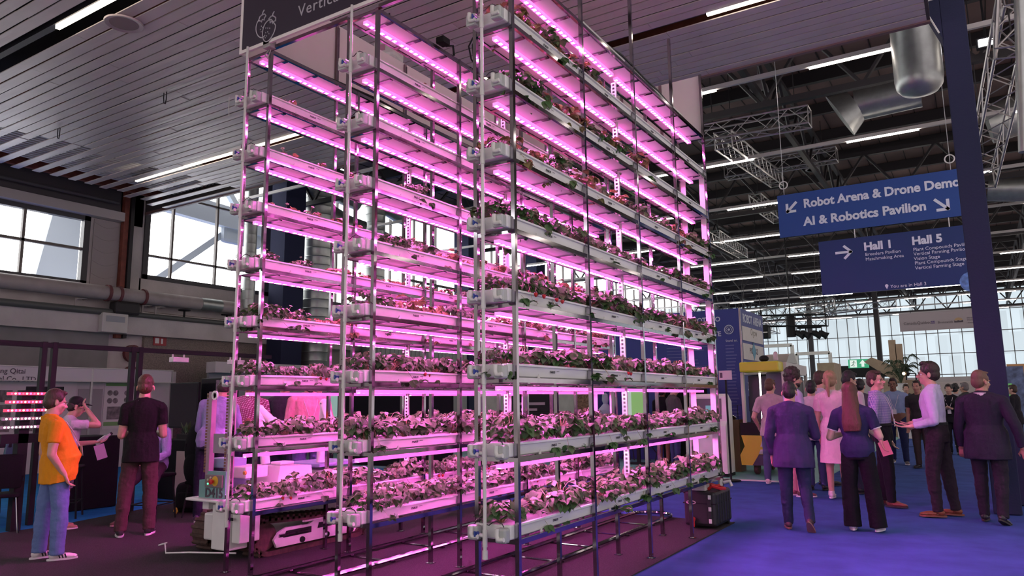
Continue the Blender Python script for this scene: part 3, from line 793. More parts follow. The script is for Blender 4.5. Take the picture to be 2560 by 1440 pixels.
b = MB(); b.obox((XR[1] + .02, -.04, ZL[8] + .06), (.11, .09, .11), None, .012); b.tube([(XR[1], -.02, ZL[8] + .02), (XR[1] - .03, -.05, ZL[8] - .05), (XR[1] + .01, -.05, ZL[8] - .1), (XR[1] + .03, -.03, ZL[8])], .006, 5)
q = b.build('sensor_box', mat('grey sensor', (.3, .29, .28), .4), rack[1])
# tie bars between the racks
for a, c in ((1, 2), (2, 3)):
    for y in (0, 4.976):
        b = MB(); b.beam((XR[a] + .02, y, ZL[8] + .03), (XR[c] - WD - .02, y, ZL[8] + .03), .035)
        tag(b.build('tie_bar', M_chrome), 'steel tie bar over the %s aisle end between %s and %s rack' % ('near' if y == 0 else 'far', 'left' if a == 1 else 'middle', 'middle' if a == 1 else 'right'), 'bar')

# ================================================================ sign box carried on the rack tops
M_signdark = mat('dark aubergine sign', (.028, .018, .035), .5)
M_signwhite = mat('white sign board', (.80, .76, .73), .55, var=.04, vscale=2)
M_signink = mat('sign print', (.42, .40, .44), .5)
sgn = thing('sign_box', 'dark strawberry sign with white inner boards on top of the racks', 'sign', (-3.28, -.06, 5.16))
b = MB(); b.box(-3.30, -.085, 5.17, .06, -.06, 6.10); b.build('front_board', M_signwhite, sgn)
b = MB(); b.box(-3.25, -.092, 5.205, .06, -.0855, 6.07); b.build('printed_face', M_signdark, sgn)
b = MB(); b.box(-3.30, -.06, 5.17, -3.275, 5.02, 6.10); b.build('side_board', M_signwhite, sgn)
b = MB(); b.box(-3.30, 5.02, 5.17, -.02, 5.045, 6.06); b.build('back_board', M_signwhite, sgn)
b = MB()
for y in (1.25, 2.5, 3.74): b.box(-3.272, y - .02, 5.17, -3.25, y + .02, 6.08)
for x in (-2.4, -1.2, -.6): b.box(x - .02, 5.0, 5.17, x + .02, 5.018, 6.05)
b.build('batten', mat('mauve batten', (.2, .14, .15), .6), sgn)
p = ony(745, 43, -.093)
text('Vertical Strawberry', .17, p, (1, 0, 0), M_signink, sgn, bold=.0, spacing=1.12)
# outline drawing of two strawberries
b = MB()
c = ony(665, 68, -.094)
def rp(pts, r=.0065, close=False):
    P = [Vector((c.x + x, -.0945, c.z + z)) for x, z in pts]
    if close: P.append(P[0])
    b.tube(P, r, 5)
def berry(cx, cz, s, tilt):
    pts = []
    for k in range(25):
        a = math.radians(60 + k * 300 / 24 + 30)
        x = math.cos(a) * .108 * s * (1 - .25 * (1 - math.sin(a)) / 2); z = math.sin(a) * .115 * s
        pts.append((cx + x * math.cos(tilt) - z * math.sin(tilt), cz + x * math.sin(tilt) + z * math.cos(tilt)))
    return pts
rp(berry(-.055, .015, 1, .2)[2:17]); rp(berry(.045, -.05, 1.0, -.3), close=True)
for dx, dz, t_ in ((-.06, .115, .2), (.095, .05, -.45)):
    z = [(-.06, -.0), (-.035, .035), (0, .04), (.04, .03), (.055, 0), (.03, -.012), (.022, -.035), (.0, -.012), (-.02, -.035), (-.032, -.012), (-.06, 0)]
    rp([(dx + x * math.cos(t_) - y * math.sin(t_), dz + x * math.sin(t_) + y * math.cos(t_)) for x, y in z])
    rp([(dx, dz + .04), (dx + .005, dz + .065), (dx + .025, dz + .085)])
for x, z in ((-.085, .0), (-.07, -.03), (-.05, .01), (-.07, .03), (.0, -.01), (.03, -.06), (.0, -.06), (.06, -.03), (.05, -.085), (.03, -.02), (.015, -.1), (-.005, -.115)):
    rp([(x, z + .006), (x, z - .006)], .005)
b.build('strawberry_drawing', M_signink, sgn)
# white access point under the slatted ceiling behind the sign
ac = ony(972, 132, 2.6)
b = MB(); b.obox((ac.x, ac.y, ac.z), (.34, .34, .30), Matrix.Rotation(.3, 3, 'Z'), .07, 3)
ap = tag(b.build('signal_box', mat('white signal box', (.62, .58, .58), .4)), 'white rounded box hanging above the gap between the left and middle racks', 'box')
q = MB(); q.obox((ac.x + .03, ac.y - .172, ac.z + .0), (.09, .006, .09), Matrix.Rotation(.3, 3, 'Z')); q.build('mark', mat('pink print', (.45, .2, .32), .5), ap)
q = MB(); q.bar((ac.x, ac.y, ac.z + .14), (ac.x, ac.y, 7.0), .012); q.build('drop_rod', M_steel_dark, ap)

# ================================================================ floor rails for the harvesting robot
def rail_pair(xa, xb, y0, y1, lab):
    b = MB(); r = .022; rad = (xb - xa) / 2; xc = (xa + xb) / 2
    pts = [(xa, y0, .03)] + [(xa, y0 + (y1 - y0) * k / 8, .03) for k in range(1, 9)] + [(xc - rad * math.cos(PI * k / 10), y1 + rad * .8 * math.sin(PI * k / 10), .03) for k in range(1, 10)] + [(xb, y1 - (y1 - y0) * k / 8, .03) for k in range(0, 9)]
    b.tube(pts, r, 8)
    o = tag(b.build('pipe_rail', M_chrome, smooth=True), lab, 'rail')
    for k in range(7):
        q = MB(); y = y0 + .4 + k * .8; q.box(xa - .03, y - .02, 0, xb + .03, y + .02, .01); q.build('sleeper', M_chrome, o)
rail_pair(-1.24, -.70, -.9, 4.95, 'looped steel floor rail between the middle and right racks')
rail_pair(-2.70, -2.16, -.9, 4.95, 'looped steel floor rail between the left and middle racks')
# ================================================================ strawberry plants, every plant a thing of its own
def leaf_mat(name, col, col2, rough=.5):
    m = bpy.data.materials.new(name); m.use_nodes = True
    n = m.node_tree.nodes; l = m.node_tree.links
    b = n['Principled BSDF']
    oi = n.new('ShaderNodeObjectInfo'); ge = n.new('ShaderNodeNewGeometry')
    ad = n.new('ShaderNodeMath'); ad.operation = 'FRACT'
    a2 = n.new('ShaderNodeMath'); a2.operation = 'ADD'
    l.new(oi.outputs['Random'], a2.inputs[0]); l.new(ge.outputs['Random Per Island'], a2.inputs[1]); l.new(a2.outputs[0], ad.inputs[0])
    mx = n.new('ShaderNodeMix'); mx.data_type = 'RGBA'
    l.new(ad.outputs[0], mx.inputs['Factor']); mx.inputs['A'].default_value = col + (1,); mx.inputs['B'].default_value = col2 + (1,)
    l.new(mx.outputs['Result'], b.inputs['Base Color'])
    b.inputs['Roughness'].default_value = rough; b.inputs['Specular IOR Level'].default_value = .5
    b.inputs['Subsurface Weight'].default_value = 0
    # thin leaves let some light through
    tr = n.new('ShaderNodeBsdfTranslucent'); ms = n.new('ShaderNodeMixShader'); ms.inputs[0].default_value = .25
    l.new(mx.outputs['Result'], tr.inputs['Color'])
    o = n['Material Output']; l.new(b.outputs[0], ms.inputs[1]); l.new(tr.outputs[0], ms.inputs[2]); l.new(ms.outputs[0], o.inputs['Surface'])
    return m
M_leaf = leaf_mat('strawberry leaf', (.034, .105, .028), (.095, .18, .06))
M_leafy = leaf_mat('yellowing strawberry leaf', (.28, .23, .085), (.12, .12, .045))
M_stem = mat('plant stem', (.28, .22, .10), .5)
M_berry = mat('ripe strawberry', (.55, .02, .02), .3, bump=.4, bscale=300)
M_petal = mat('white petal', (.75, .72, .68), .5)
M_heart = mat('flower heart', (.6, .45, .05), .6)
def leaflet(bm, M, L, W, fold, droop, mi):
    """one toothed leaflet lying along +y of M"""
    n = 5
    prof = (.0, .72, 1.0, .92, .55, .0)
    rows = []
    for i in range(n + 1):
        t = i / n; w_ = W * prof[i] * .5; y = L * t; z = -droop * L * t * t
        if i in (0, n): rows.append([bm.verts.new(M @ Vector((0, y, z)))])
        else: rows.append([bm.verts.new(M @ Vector((-w_, y - .06 * L, z + fold * w_))), bm.verts.new(M @ Vector((0, y, z))), bm.verts.new(M @ Vector((w_, y - .06 * L, z + fold * w_)))])
    fs = []
    for A, B in zip(rows, rows[1:]):
        if len(A) == 1: fs += [bm.faces.new((A[0], B[1], B[0])), bm.faces.new((A[0], B[2], B[1]))]
        elif len(B) == 1: fs += [bm.faces.new((A[0], A[1], B[0])), bm.faces.new((A[1], A[2], B[0]))]
        else: fs += [bm.faces.new((A[0], A[1], B[1], B[0])), bm.faces.new((A[1], A[2], B[2], B[1]))]
    for f in fs: f.material_index = mi; f.smooth = True
def plant_mesh(seed, nl, R, H, trail=0, size=1.0):
    rnd = random.Random(seed); bm = bmesh.new()
    nl = int(nl * 1.7)
    for k in range(nl):
        a = 2 * PI * (k + rnd.uniform(-.35, .35)) / nl * 2.4
        inner = k / nl
        rad = R * (.25 + .75 * rnd.random() ** .7); hh = H * rnd.uniform(.28, 1.0) * (1.1 - .55 * rad / R)
        tip = Vector((math.cos(a) * rad, math.sin(a) * rad, hh))
        if trail and k % 13 == 5: tip = Vector((math.cos(a) * R * 1.1, math.sin(a) * R * 1.1, -rnd.uniform(.02, .09)))
        mid = Vector((tip.x * .45, tip.y * .45, max(hh, .03) * .75))
        P = [Vector((tip.x * .06, tip.y * .06, -.01)), mid, tip]
        # petiole as a thin three-sided stalk
        prev = None
        for i in range(3):
            r_ = .0028 - .0006 * i
            ring = [bm.verts.new(P[i] + Vector((math.cos(q * 2.094) * r_, math.sin(q * 2.094) * r_, 0))) for q in range(3)]
            if prev:
                for q in range(3): f = bm.faces.new((prev[q], prev[(q + 1) % 3], ring[(q + 1) % 3], ring[q])); f.material_index = 1
            prev = ring
        L = rnd.uniform(.045, .074) * size
        tilt = rnd.uniform(-.15, .75)
        for j, da in enumerate((0, 1.25, -1.25)):
            az = a + da + rnd.uniform(-.25, .25)
            M = Matrix.Translation(tip) @ Matrix.Rotation(az - PI / 2, 4, 'Z') @ Matrix.Rotation(-tilt - (.25 if j else 0), 4, 'X') @ Matrix.Rotation(rnd.uniform(-.4, .4), 4, 'Y')
            leaflet(bm, M, L * (1 if j == 0 else .9), L * .86, rnd.uniform(.1, .45), rnd.uniform(.05, .5), 0)
    me = bpy.data.meshes.new('strawberry_plant'); bm.to_mesh(me); bm.free()
    return me
def kid(name, key, fn, m, parent, loc, rot=(0, 0, 0)):
    o = part(name, key, fn, m, parent, loc, True); o.rotation_euler = rot; return o
def f_berry(b):
    b.mi = 0; b.lathe((0, 0, -.034), [(.001, 0), (.007, .003), (.013, .014), (.0145, .024), (.011, .031), (.003, .034)], 10)
    b.mi = 1
    for k in range(5):
        a = k * 2 * PI / 5; b.prism([(.0, .0, .002), (.016 * math.cos(a - .3), .016 * math.sin(a - .3), -.002), (.02 * math.cos(a), .02 * math.sin(a), -.004), (.016 * math.cos(a + .3), .016 * math.sin(a + .3), -.002)], (0, 0, .0012))
    b.bar((0, 0, 0), (0, 0, .03), .0016, n=5)
def f_flower(b):
    b.mi = 0
    for k in range(5):
        a = k * 2 * PI / 5; c = Vector((.011 * math.cos(a), .011 * math.sin(a), .002)); b.sphere(c, .0085, 6, 4, (1, 1, .3))
    b.mi = 1; b.sphere((0, 0, .004), .006, 6, 4, (1, 1, .7))
    b.mi = 2; b.bar((0, 0, 0), (0, 0, -.05), .0013, n=4)
VAR = {}
def variant(key, seed, nl, R, H, trail, leaf, size=1.0, berries=(), flowers=()):
    o = bpy.data.objects.new('strawberry_plant', plant_mesh(seed, nl, R, H, trail, size)); o.data.materials.append(leaf); o.data.materials.append(M_stem)
    C.objects.link(o)
    for p in berries: kid('strawberry', 'berry', f_berry, (M_berry, M_leaf), o, p, (.2, .1, 0))
    for p in flowers: kid('flower', 'flower', f_flower, (M_petal, M_heart, M_stem), o, p, (.3, -.2, 0))
    VAR[key] = o
variant('lush_a', 11, 30, .17, .19, 0, M_leaf, 1.05, (), ((.05, .06, .12), (-.07, .03, .13)))
variant('lush_b', 12, 32, .18, .17, 1, M_leaf, 1.0, (), ((.08, -.05, .10),))
variant('lush_c', 13, 28, .17, .20, 1, M_leaf, 1.12)
variant('lush_d', 14, 26, .16, .17, 0, M_leaf, 1.05, (), ((.02, -.08, .10), (.09, .02, .08)))
variant('fruit_a', 15, 28, .17, .18, 1, M_leaf, 1.0, ((.165, .03, -.005), (.17, -.05, .0)), ((-.04, .05, .14),))
variant('mid_a', 21, 17, .15, .17, 1, M_leaf, 1.0, (), ((.03, .02, .17),))
variant('mid_b', 22, 19, .16, .15, 1, M_leafy, .95)
variant('mid_c', 23, 16, .15, .20, 1, M_leafy, 1.05)
variant('small_a', 31, 8, .10, .12, 0, M_leafy, .95)
variant('small_b', 32, 6, .08, .10, 0, M_leafy, .9, (), ((.02, .0, .12),))
USED = set()
LEVEL = ('lowest', 'second', 'third', 'fourth', 'fifth', 'sixth', 'seventh', 'top')
SIDE = {1: 'left', 2: 'middle', 3: 'right'}
LUSH = ('lush_a', 'lush_b', 'lush_c', 'lush_d') * 4 + ('fruit_a',); MID = ('mid_a', 'mid_b', 'mid_c', 'lush_b'); SML = ('small_a', 'small_b')
def fill(r, k, ys, kinds, sc0=1.0):
    rnd = random.Random(r * 100 + k)
    xc = XR[r] - WD / 2
    g = 'strawberry plants in the %s trough of the %s rack' % (LEVEL[k] if k in (0, 7) else LEVEL[k] + ' lowest', SIDE[r])
    look = {'L': 'bushy', 'M': 'loose browning', 'S': 'small sparse'}['L' if kinds is LUSH else 'M' if kinds is MID else 'S']
    lab = '%s strawberry plant in the %s trough of the %s rack' % (look, LEVEL[k] if k in (0, 7) else LEVEL[k] + ' lowest', SIDE[r])
    for y in ys:
        key = rnd.choice(kinds)
        src = VAR[key]
        loc = Vector((xc + rnd.uniform(-.05, .05), y + rnd.uniform(-.05, .05), ZL[k] + .02 + .098))
        o = src if key not in USED else dup(src)
        USED.add(key)
        o.location = loc
        s = 1.12 * sc0 * rnd.uniform(.88, 1.14)
        o.scale = (s, s, s * rnd.uniform(.85, 1.1))
        fruit = key == 'fruit_a'
        o.rotation_euler = (0, 0, rnd.uniform(-.4, .4) if fruit else rnd.uniform(0, 6.28))
        tag(o, lab, 'strawberry plant', g)
def row(n, y0=.12, y1=4.86): return [y0 + (y1 - y0) * i / (n - 1) for i in range(n)]
fill(3, 0, row(18), LUSH); fill(3, 1, row(18), LUSH); fill(3, 2, row(18), LUSH); fill(3, 3, row(18), LUSH)
fill(3, 4, row(16), LUSH, .95); fill(3, 5, row(15), MID, 1.0); fill(3, 6, row(13, .2, 2.9), MID, 1.02); fill(3, 7, row(8, .2, 1.75), MID, .98)
fill(2, 0, row(17), LUSH); fill(2, 1, row(17), LUSH); fill(2, 2, row(16), LUSH); fill(2, 3, row(13, .2), MID, .95)
fill(2, 4, row(11, .35), MID, .9); fill(2, 5, row(7, .75, 4.8), MID, .8); fill(2, 6, (1.15, 2.1, 2.7, 3.3), SML, 1.1); fill(2, 7, (.75, 1.3, 2.6), SML, .7)
fill(1, 0, row(15, .12, 4.8), LUSH); fill(1, 1, row(15, .12, 4.8), LUSH); fill(1, 2, row(14, .12, 4.8), LUSH, .85); fill(1, 3, row(12, .15, 4.6), MID, .9)
fill(1, 4, row(10, .15, 4.6), MID, .78); fill(1, 5, (.2, .5, .72, 1.15, 1.5, 2.4), SML, .95); fill(1, 6, (.35, .8, 1.3, 2.2), SML, 1.1); fill(1, 7, (.3, .75), SML, .9)
print('plants', sum(1 for o in bpy.data.objects if o.name.startswith('strawberry_plant')))
# ================================================================ tracked harvesting robot beside the left rack
M_robw = mat('robot white', (.76, .74, .73), .4, var=.05, vscale=5)
M_teal = mat('teal panel', (.16, .33, .31), .5)
M_bluegrey = mat('blue grey crate', (.24, .32, .45), .5)
M_rubber = mat('track rubber', (.075, .038, .032), .85, var=.3, vscale=20)
M_red = mat('signal red', (.5, .02, .02), .35); M_yel = mat('signal yellow', (.60, .40, .03), .5)
M_orange_chain = mat('brown cable chain', (.16, .085, .05), .6)
rb = thing('harvest_robot', 'tracked white strawberry robot with teal D415 panel beside the left rack', 'robot', (-4.0, 1.2, 0))
def track(xa, xb):
    b = MB(); y0, y1, r0, r1 = .68, 1.98, .19, .15
    n = 12
    outl = [(y0 + r0 * math.cos(PI / 2 + PI * k / n), r0 + r0 * math.sin(PI / 2 + PI * k / n)) for k in range(n + 1)] + [(y1 + r1 * math.cos(-PI / 2 + PI * k / n), r1 + r1 * math.sin(-PI / 2 + PI * k / n) + .0) for k in range(n + 1)]
    inner = [(y0 + (r0 - .05) * math.cos(PI / 2 + PI * k / n), r0 + (r0 - .05) * math.sin(PI / 2 + PI * k / n)) for k in range(n + 1)] + [(y1 + (r1 - .05) * math.cos(-PI / 2 + PI * k / n), r1 + (r1 - .05) * math.sin(-PI / 2 + PI * k / n)) for k in range(n + 1)]
    A = [[b.bm.verts.new((x, y, z)) for y, z in L] for x, L in ((xa, outl), (xb, outl), (xb, inner), (xa, inner))]
    for P0, P1 in zip(A, A[1:] + A[:1]):
        m = len(P0)
        for i in range(m): b.bm.faces.new((P0[i], P0[(i + 1) % m], P1[(i + 1) % m], P1[i]))
    # lugs
    pts = [Vector((0, y, z)) for y, z in outl]; pts.append(pts[0])
    tot = sum((q - p).length for p, q in zip(pts, pts[1:])); step = tot / 46; acc = 0; nxt = 0
    for p, q in zip(pts, pts[1:]):
        L = (q - p).length; d = (q - p).normalized()
        while nxt < acc + L:
            c = p + d * (nxt - acc); nrm = Vector((0, d.z, -d.y))
            R = Matrix((Vector((1, 0, 0)), d, nrm)).transposed()
            if c.z > .012: b.obox(((xa + xb) / 2, c.y, c.z) if True else c, (xb - xa, .03, .05), R)
            nxt += step
        acc += L
    return b.build('track', M_rubber, rb)
for s_, (xa, xb) in enumerate(((-3.72, -3.47), (-4.50, -4.25))):
    tr = track(xa, xb)
    xf = xb - .03 if s_ == 0 else xa + .0
    b = MB(); b.prism([(xf, .78, .07), (xf, 1.92, .07), (xf, 1.98, .14), (xf, 1.95, .285), (xf, 1.30, .285), (xf, 1.22, .25), (xf, .90, .26), (xf, .80, .22), (xf, .74, .15)], (.03, 0, 0)); b.build('side_plate', M_robw, tr)
    xs = xf + .031
    b = MB(); b.prism([(xs, .86, .16), (xs, 1.25, .16), (xs, 1.25, .225), (xs, .9, .225)], (.003, 0, 0)); b.prism([(xs, 1.34, .19), (xs, 1.55, .19), (xs, 1.6, .24), (xs, 1.36, .25)], (.003, 0, 0)); b.prism([(xs, 1.72, .19), (xs, 1.88, .2), (xs, 1.86, .25), (xs, 1.76, .25)], (.003, 0, 0)); b.build('slot', M_black, tr)
    b = MB(); b.bar((xs, .80, .185), (xs, 1.2, .185), .018); b.build('tension_rod', M_chrome, tr)
    b = MB(); b.box(xs, 1.12, .285, xs + .03, 1.9, .30); b.bar((xs, 1.5, .3), (xs - .02, 1.48, .46), .006); b.build('bracket', M_robw, tr)
    for y in (1.12, 1.48, 1.86):
        b = MB(); b.lathe((xs - .01, y, .105), [(.001, 0), (.032, 0), (.03, .03), (.012, .034), (.001, .036)], 14, (1, 0, 0)); b.build('roller', M_black, tr, True)
    b = MB(); b.lathe((xa + .05, .68, .19), [(.001, 0), (.14, 0), (.14, .14), (.001, .14)], 20, (1, 0, 0)); b.build('drive_wheel', M_rubber, tr, True); b = MB(); b.lathe((xa + .05, 1.98, .15), [(.001, 0), (.11, 0), (.11, .14), (.001, .14)], 20, (1, 0, 0)); b.build('idler_wheel', M_rubber, tr, True)
b = MB(); b.box(-4.25, .45, .14, -3.72, 2.1, .42, .02); b.build('chassis', M_robw, rb)
b = MB(); b.box(-3.80, .22, .12, -3.53, .46, .56, .015); b.box(-3.52, .25, .2, -3.40, .5, .5, .01); bx = b.build('front_box', M_robw, rb)
b = MB(); b.box(-3.5, .215, .42, -3.46, .218, .45); b.build('latch', M_black, bx)
b = MB(); b.tube([(-4.35, .1, .155), (-4.3, -.02, .155), (-4.15, -.05, .19), (-4.13, -.05, .10), (-3.9, .05, .11), (-3.4, .22, .12)], .008, 6); b.build('bumper_wire', M_robw, rb, True)
b = MB(); b.box(-4.08, .10, .598, -3.35, 2.25, .625, .008); b.box(-4.0, .25, .50, -3.9, .4, .6); b.box(-3.75, .3, .42, -3.68, 2.0, .6); dk = b.build('deck', M_robw, rb)
b = MB(); b.box(-3.42, .5, .46, -3.40, 2.3, .58); b.build('skirt_board', M_robw, rb)
b = MB(); b.prism([(-3.975, .18, .626), (-3.555, .18, .626), (-3.555, .18, .895), (-3.835, .18, .895), (-3.885, .18, .81), (-3.975, .18, .80)], (0, .03, 0)); pn = b.build('control_panel', M_teal, rb)
b = MB(); b.box(-3.860, .16, .735, -3.585, .181, .86, .006); cb = b.build('control_box', mat('grey brown box', (.17, .14, .14), .5), pn)
b = MB(); b.lathe((-3.695, .162, .80), [(.001, 0), (.05, 0), (.05, .004), (.001, .005)], 20, (0, -1, 0)); b.build('stop_ring', M_yel, pn, True)
b = MB(); b.lathe((-3.720, .158, .795), [(.012, 0), (.014, .02), (.026, .024), (.026, .036), (.001, .042)], 18, (0, -1, 0)); b.build('stop_button', M_red, pn, True)
b = MB(); b.lathe((-3.805, .162, .77), [(.001, 0), (.010, 0), (.008, .008), (.001, .009)], 12, (0, -1, 0)); b.build('signal_lamp', emis('green signal', (.05, 1, .3), 3), pn)
for x, z in ((-3.805, .81), (-3.765, .83)):
    b = MB(); b.lathe((x, .162, z), [(.001, 0), (.012, 0), (.011, .01), (.001, .012)], 12, (0, -1, 0)); b.build('push_button', mat('pale button', (.5, .5, .35), .4), pn)
text('D415', .125, (-3.870, .178, .638), (1, 0, 0), M_ink, pn, bold=.004)
for x, zt_ in ((-4.03, 1.70), (-3.70, 1.78)):
    b = MB(); b.box(x - .025, .30, .63, x + .03, .36, zt_); mst = b.build('lift_mast', mat('shade toned mast', (.30, .20, .26), .5), rb)  # white profile given a mauve tone, its shade put into the colour
    b = MB()
    for k in range(26): b.box(x - .058, .30, .86 + k * .032, x - .026, .345, .884 + k * .032)
    b.build('cable_chain', M_orange_chain, mst)
b = MB(); b.lathe((-3.96, .31, 1.66), [(.05, 0), (.05, .012), (.03, .014), (.03, 0)], 18, (0, -1, 0)); b.build('pulley', M_robw, rb)
b = MB(); b.box(-3.97, .32, 1.06, -3.76, .335, 1.26); b.build('cover_plate', mat('lilac grey plate', (.26, .24, .28), .5), rb)
b = MB(); b.prism([(-3.93, .80, .625), (-3.93, 1.32, .625), (-3.93, 1.28, .88), (-3.93, .84, .90)], (.40, 0, 0)); b.box(-3.82, .95, .895, -3.66, 1.15, .93, .01); b.build('hood', M_robw, rb)
b = MB(); b.box(-4.15, .42, .625, -3.95, .8, .80, .01); b.box(-4.12, .40, .9, -3.8, .62, 1.0, .01); b.build('crate', M_bluegrey, rb)
b = MB(); b.box(-3.92, .45, .80, -3.6, .74, .92, .012); hb2 = b.build('arm_base', M_robw, rb)
b = MB(); b.lathe((-3.6, .45, .86), [(.001, 0), (.022, 0), (.018, .02), (.001, .022)], 14, (0, -1, 0)); b.build('knob', mat('ochre knob', (.5, .28, .05), .4), hb2, True)
b = MB(); b.box(-4.15, 1.42, .84, -3.55, 2.1, .88, .01); b.build('tray_shelf', M_bluegrey, rb)
b = MB(); b.box(-3.95, 1.5, .626, -3.5, 2.05, .80, .02); b.build('rear_box', M_robw, rb)
b = MB(); b.box(-3.9, 1.52, .70, -3.49, 2.0, .735); b.build('print_strip', M_black, rb)
for (y, pts) in ((1.1, [(-3.9, .95, .9), (-3.95, .95, 1.15), (-4.2, 1.08, 1.50), (-3.98, 1.1, 1.36), (-3.9, 1.06, 1.20)]), (1.5, [(-3.72, 1.6, .88), (-3.72, 1.6, 1.1), (-3.60, 1.52, 1.56), (-3.48, 1.48, 1.38), (-3.47, 1.46, 1.25)])):
    b = MB()
    for p0, p1 in zip(pts, pts[1:]): b.bar(p0, p1, .052, .046, 14)
    for p0 in pts[1:-1]: b.sphere(p0, .058, 14, 10)
    am = b.build('robot_arm', M_robw, rb, True)
    b = MB(); b.sphere(pts[2], .03, 10, 8, (1.2, 2.05, 1)); b.build('joint_cap', M_black, am, True)
    b = MB(); e = Vector(pts[-1]); b.bar(e, e + Vector((.0, 0, -.08)), .03, .012, 10); b.build('gripper', M_red, am, True)

# black wheeled case under the right rack end
cs = thing('equipment_case', 'black ribbed wheeled case at the far end of the right rack', 'case', (-.06, 4.66, 0))
M_case = mat('black case plastic', (.016, .015, .018), .45)
b = MB(); b.obox((-.10, 4.68, .235), (.40, .66, .41), None, .035)
for k in range(6): b.obox((.10, 4.42 + k * .1, .235), (.02, .035, .34), None, .006)
for x in (-.22, .02): b.obox((x, 4.345, .235), (.05, .02, .30), None, .006)
b.build('shell', M_case, cs)
b = MB(); b.obox((-.10, 4.68, .30), (.41, .67, .012)); b.build('seam', M_black, cs)
b = MB(); b.tube([(-.28, 4.5, .42), (-.33, 4.46, .46), (-.33, 4.36, .46), (-.28, 4.34, .42)], .012, 6); b.build('handle', M_case, cs, True)
for dz, zz in ((0, .38), (1, .24), (2, .10)):
    b = MB(); b.obox((.03, 4.336, zz), (.035, .012, .05), None, .004); b.build('latch', M_white, cs)
b = MB(); b.tube([(-.2 + .055 * math.cos(k * PI / 8), 4.333, .31 + .018 * math.sin(k * PI / 8)) for k in range(17)], .007, 5); b.build('sticker', mat('pink white sticker', (.6, .42, .5), .5), cs)
for x in (-.22, .05):
    b = MB(); b.bar((x, 4.9, .03), (x + .04, 4.9, .03), .03, n=12); b.build('wheel', M_black, cs)
b = MB(); b.lathe((-.17, 4.33, .12), [(.02, 0), (.02, .05), (.035, .055), (.035, .07), (.001, .075)], 12, (0, -1, 0)); b.bar((-.17, 4.29, .12), (-.17, 4.29, .03), .02); tag(b.build('tap', M_red), 'small red tap in front of the black case', 'tap')
b = MB(); b.box(-.27, 4.38, .445, -.03, 4.56, .535, .008); for_ = tag(b.build('junction_box', M_offwhite), 'white junction box lying on top of the black case', 'box')
b = MB(); b.tube([(-.02, 4.48, .46), (.03, 4.46, .50), (.12, 4.5, .47), (.14, 4.62, .46), (.05, 4.7, .47), (-.06, 4.68, .50), (-.1, 4.6, .47), (0, 4.56, .48), (.09, 4.6, .50)], .02, 6); tag(b.build('red_cable', M_red, smooth=True), 'coil of red cable on the black case', 'cable')
b = MB(); b.tube([(-.18, 4.93, .50), (-.1, 4.92, .545), (.0, 4.92, .55)], .025, 8); b.bar((.0, 4.92, .55), (.0, 4.92, .46), .03); b.tube([(.04, 4.92, .5), (.12, 4.92, .52), (.14, 4.92, .46)], .022, 8)
b.build('return_pipe', M_pvc, rack[3], True)

# ================================================================ rig of black posts with lamps at the left, chairs and tables
rg = thing('post_rig', 'black post rig with a long top bar and small white lamps, left of the racks', 'stand', (-8.05, 1.2, 0))
for y in (.50, .64, 1.78, 1.90):
    b = MB(); b.box(-8.085, y - .035, 0, -8.015, y + .035, 2.46); b.build('post', M_black, rg)
b = MB(); b.box(-8.08, -1.8, 2.38, -8.02, 4.4, 2.45); b.build('top_bar', M_black, rg)
for y in (2.44, 3.53):
    b = MB(); b.box(-8.1, y - .02, 2.25, -7.98, y + .26, 2.33, .008); lm = b.build('lamp_head', M_white, rg)
    b = MB(); b.box(-8.06, y + .0, 2.33, -8.04, y + .02, 2.39); b.box(-8.06, y + .2, 2.33, -8.04, y + .22, 2.39); b.build('hook', M_white, lm)
# demo board of grow bars
db = thing('light_demo', 'stack of five short coloured grow light bars beside the orange polo', 'lights', (-7.75, .15, 1.2))
cols = [((1, .05, .12), (1, .7, .6), (.25, .1, 1)), ((1, .12, .3), (1, .85, .75), (.2, .1, 1)), ((1, .12, .3), (1, .85, .75), (.2, .1, 1)), ((1, .95, .9), (1, .15, .15), (1, .95, .9)), ((1, 1, .85), (1, 1, .85), (1, 1, .85))]
for i, cc in enumerate(cols):
    z = 1.735 - i * .107; y0, y1 = -.10 - .012 * i, .52 - .05 * i
    b = MB(); b.box(-7.63, y0, z - .02, -7.60, y1, z + .02, .006); br = b.build('grow_bar', emis('red bar glow', (1, .06, .16), .7) if i < 3 else mat('pale bar body', (.45, .45, .45), .4), db)
    for k in range(3):
        y = y0 + .05 + k * .045
        while y < y1 - .03:
            q = MB(); q.lathe((-7.5995, y, z), [(.001, .003), (.012, .002), (.013, 0)], 10, (1, 0, 0)); y += .135
            q.build('diode', emis('diode %d %d' % (i, k), cc[k], 3.2), br)
b = MB(); b.box(-7.78, .1, .0, -7.66, .22, 1.78); b.build('stand', M_black, db)
b = MB(); b.box(-7.72, -.1, 1.1, -7.66, .5, 1.22); b.build('shelf', M_black, db)
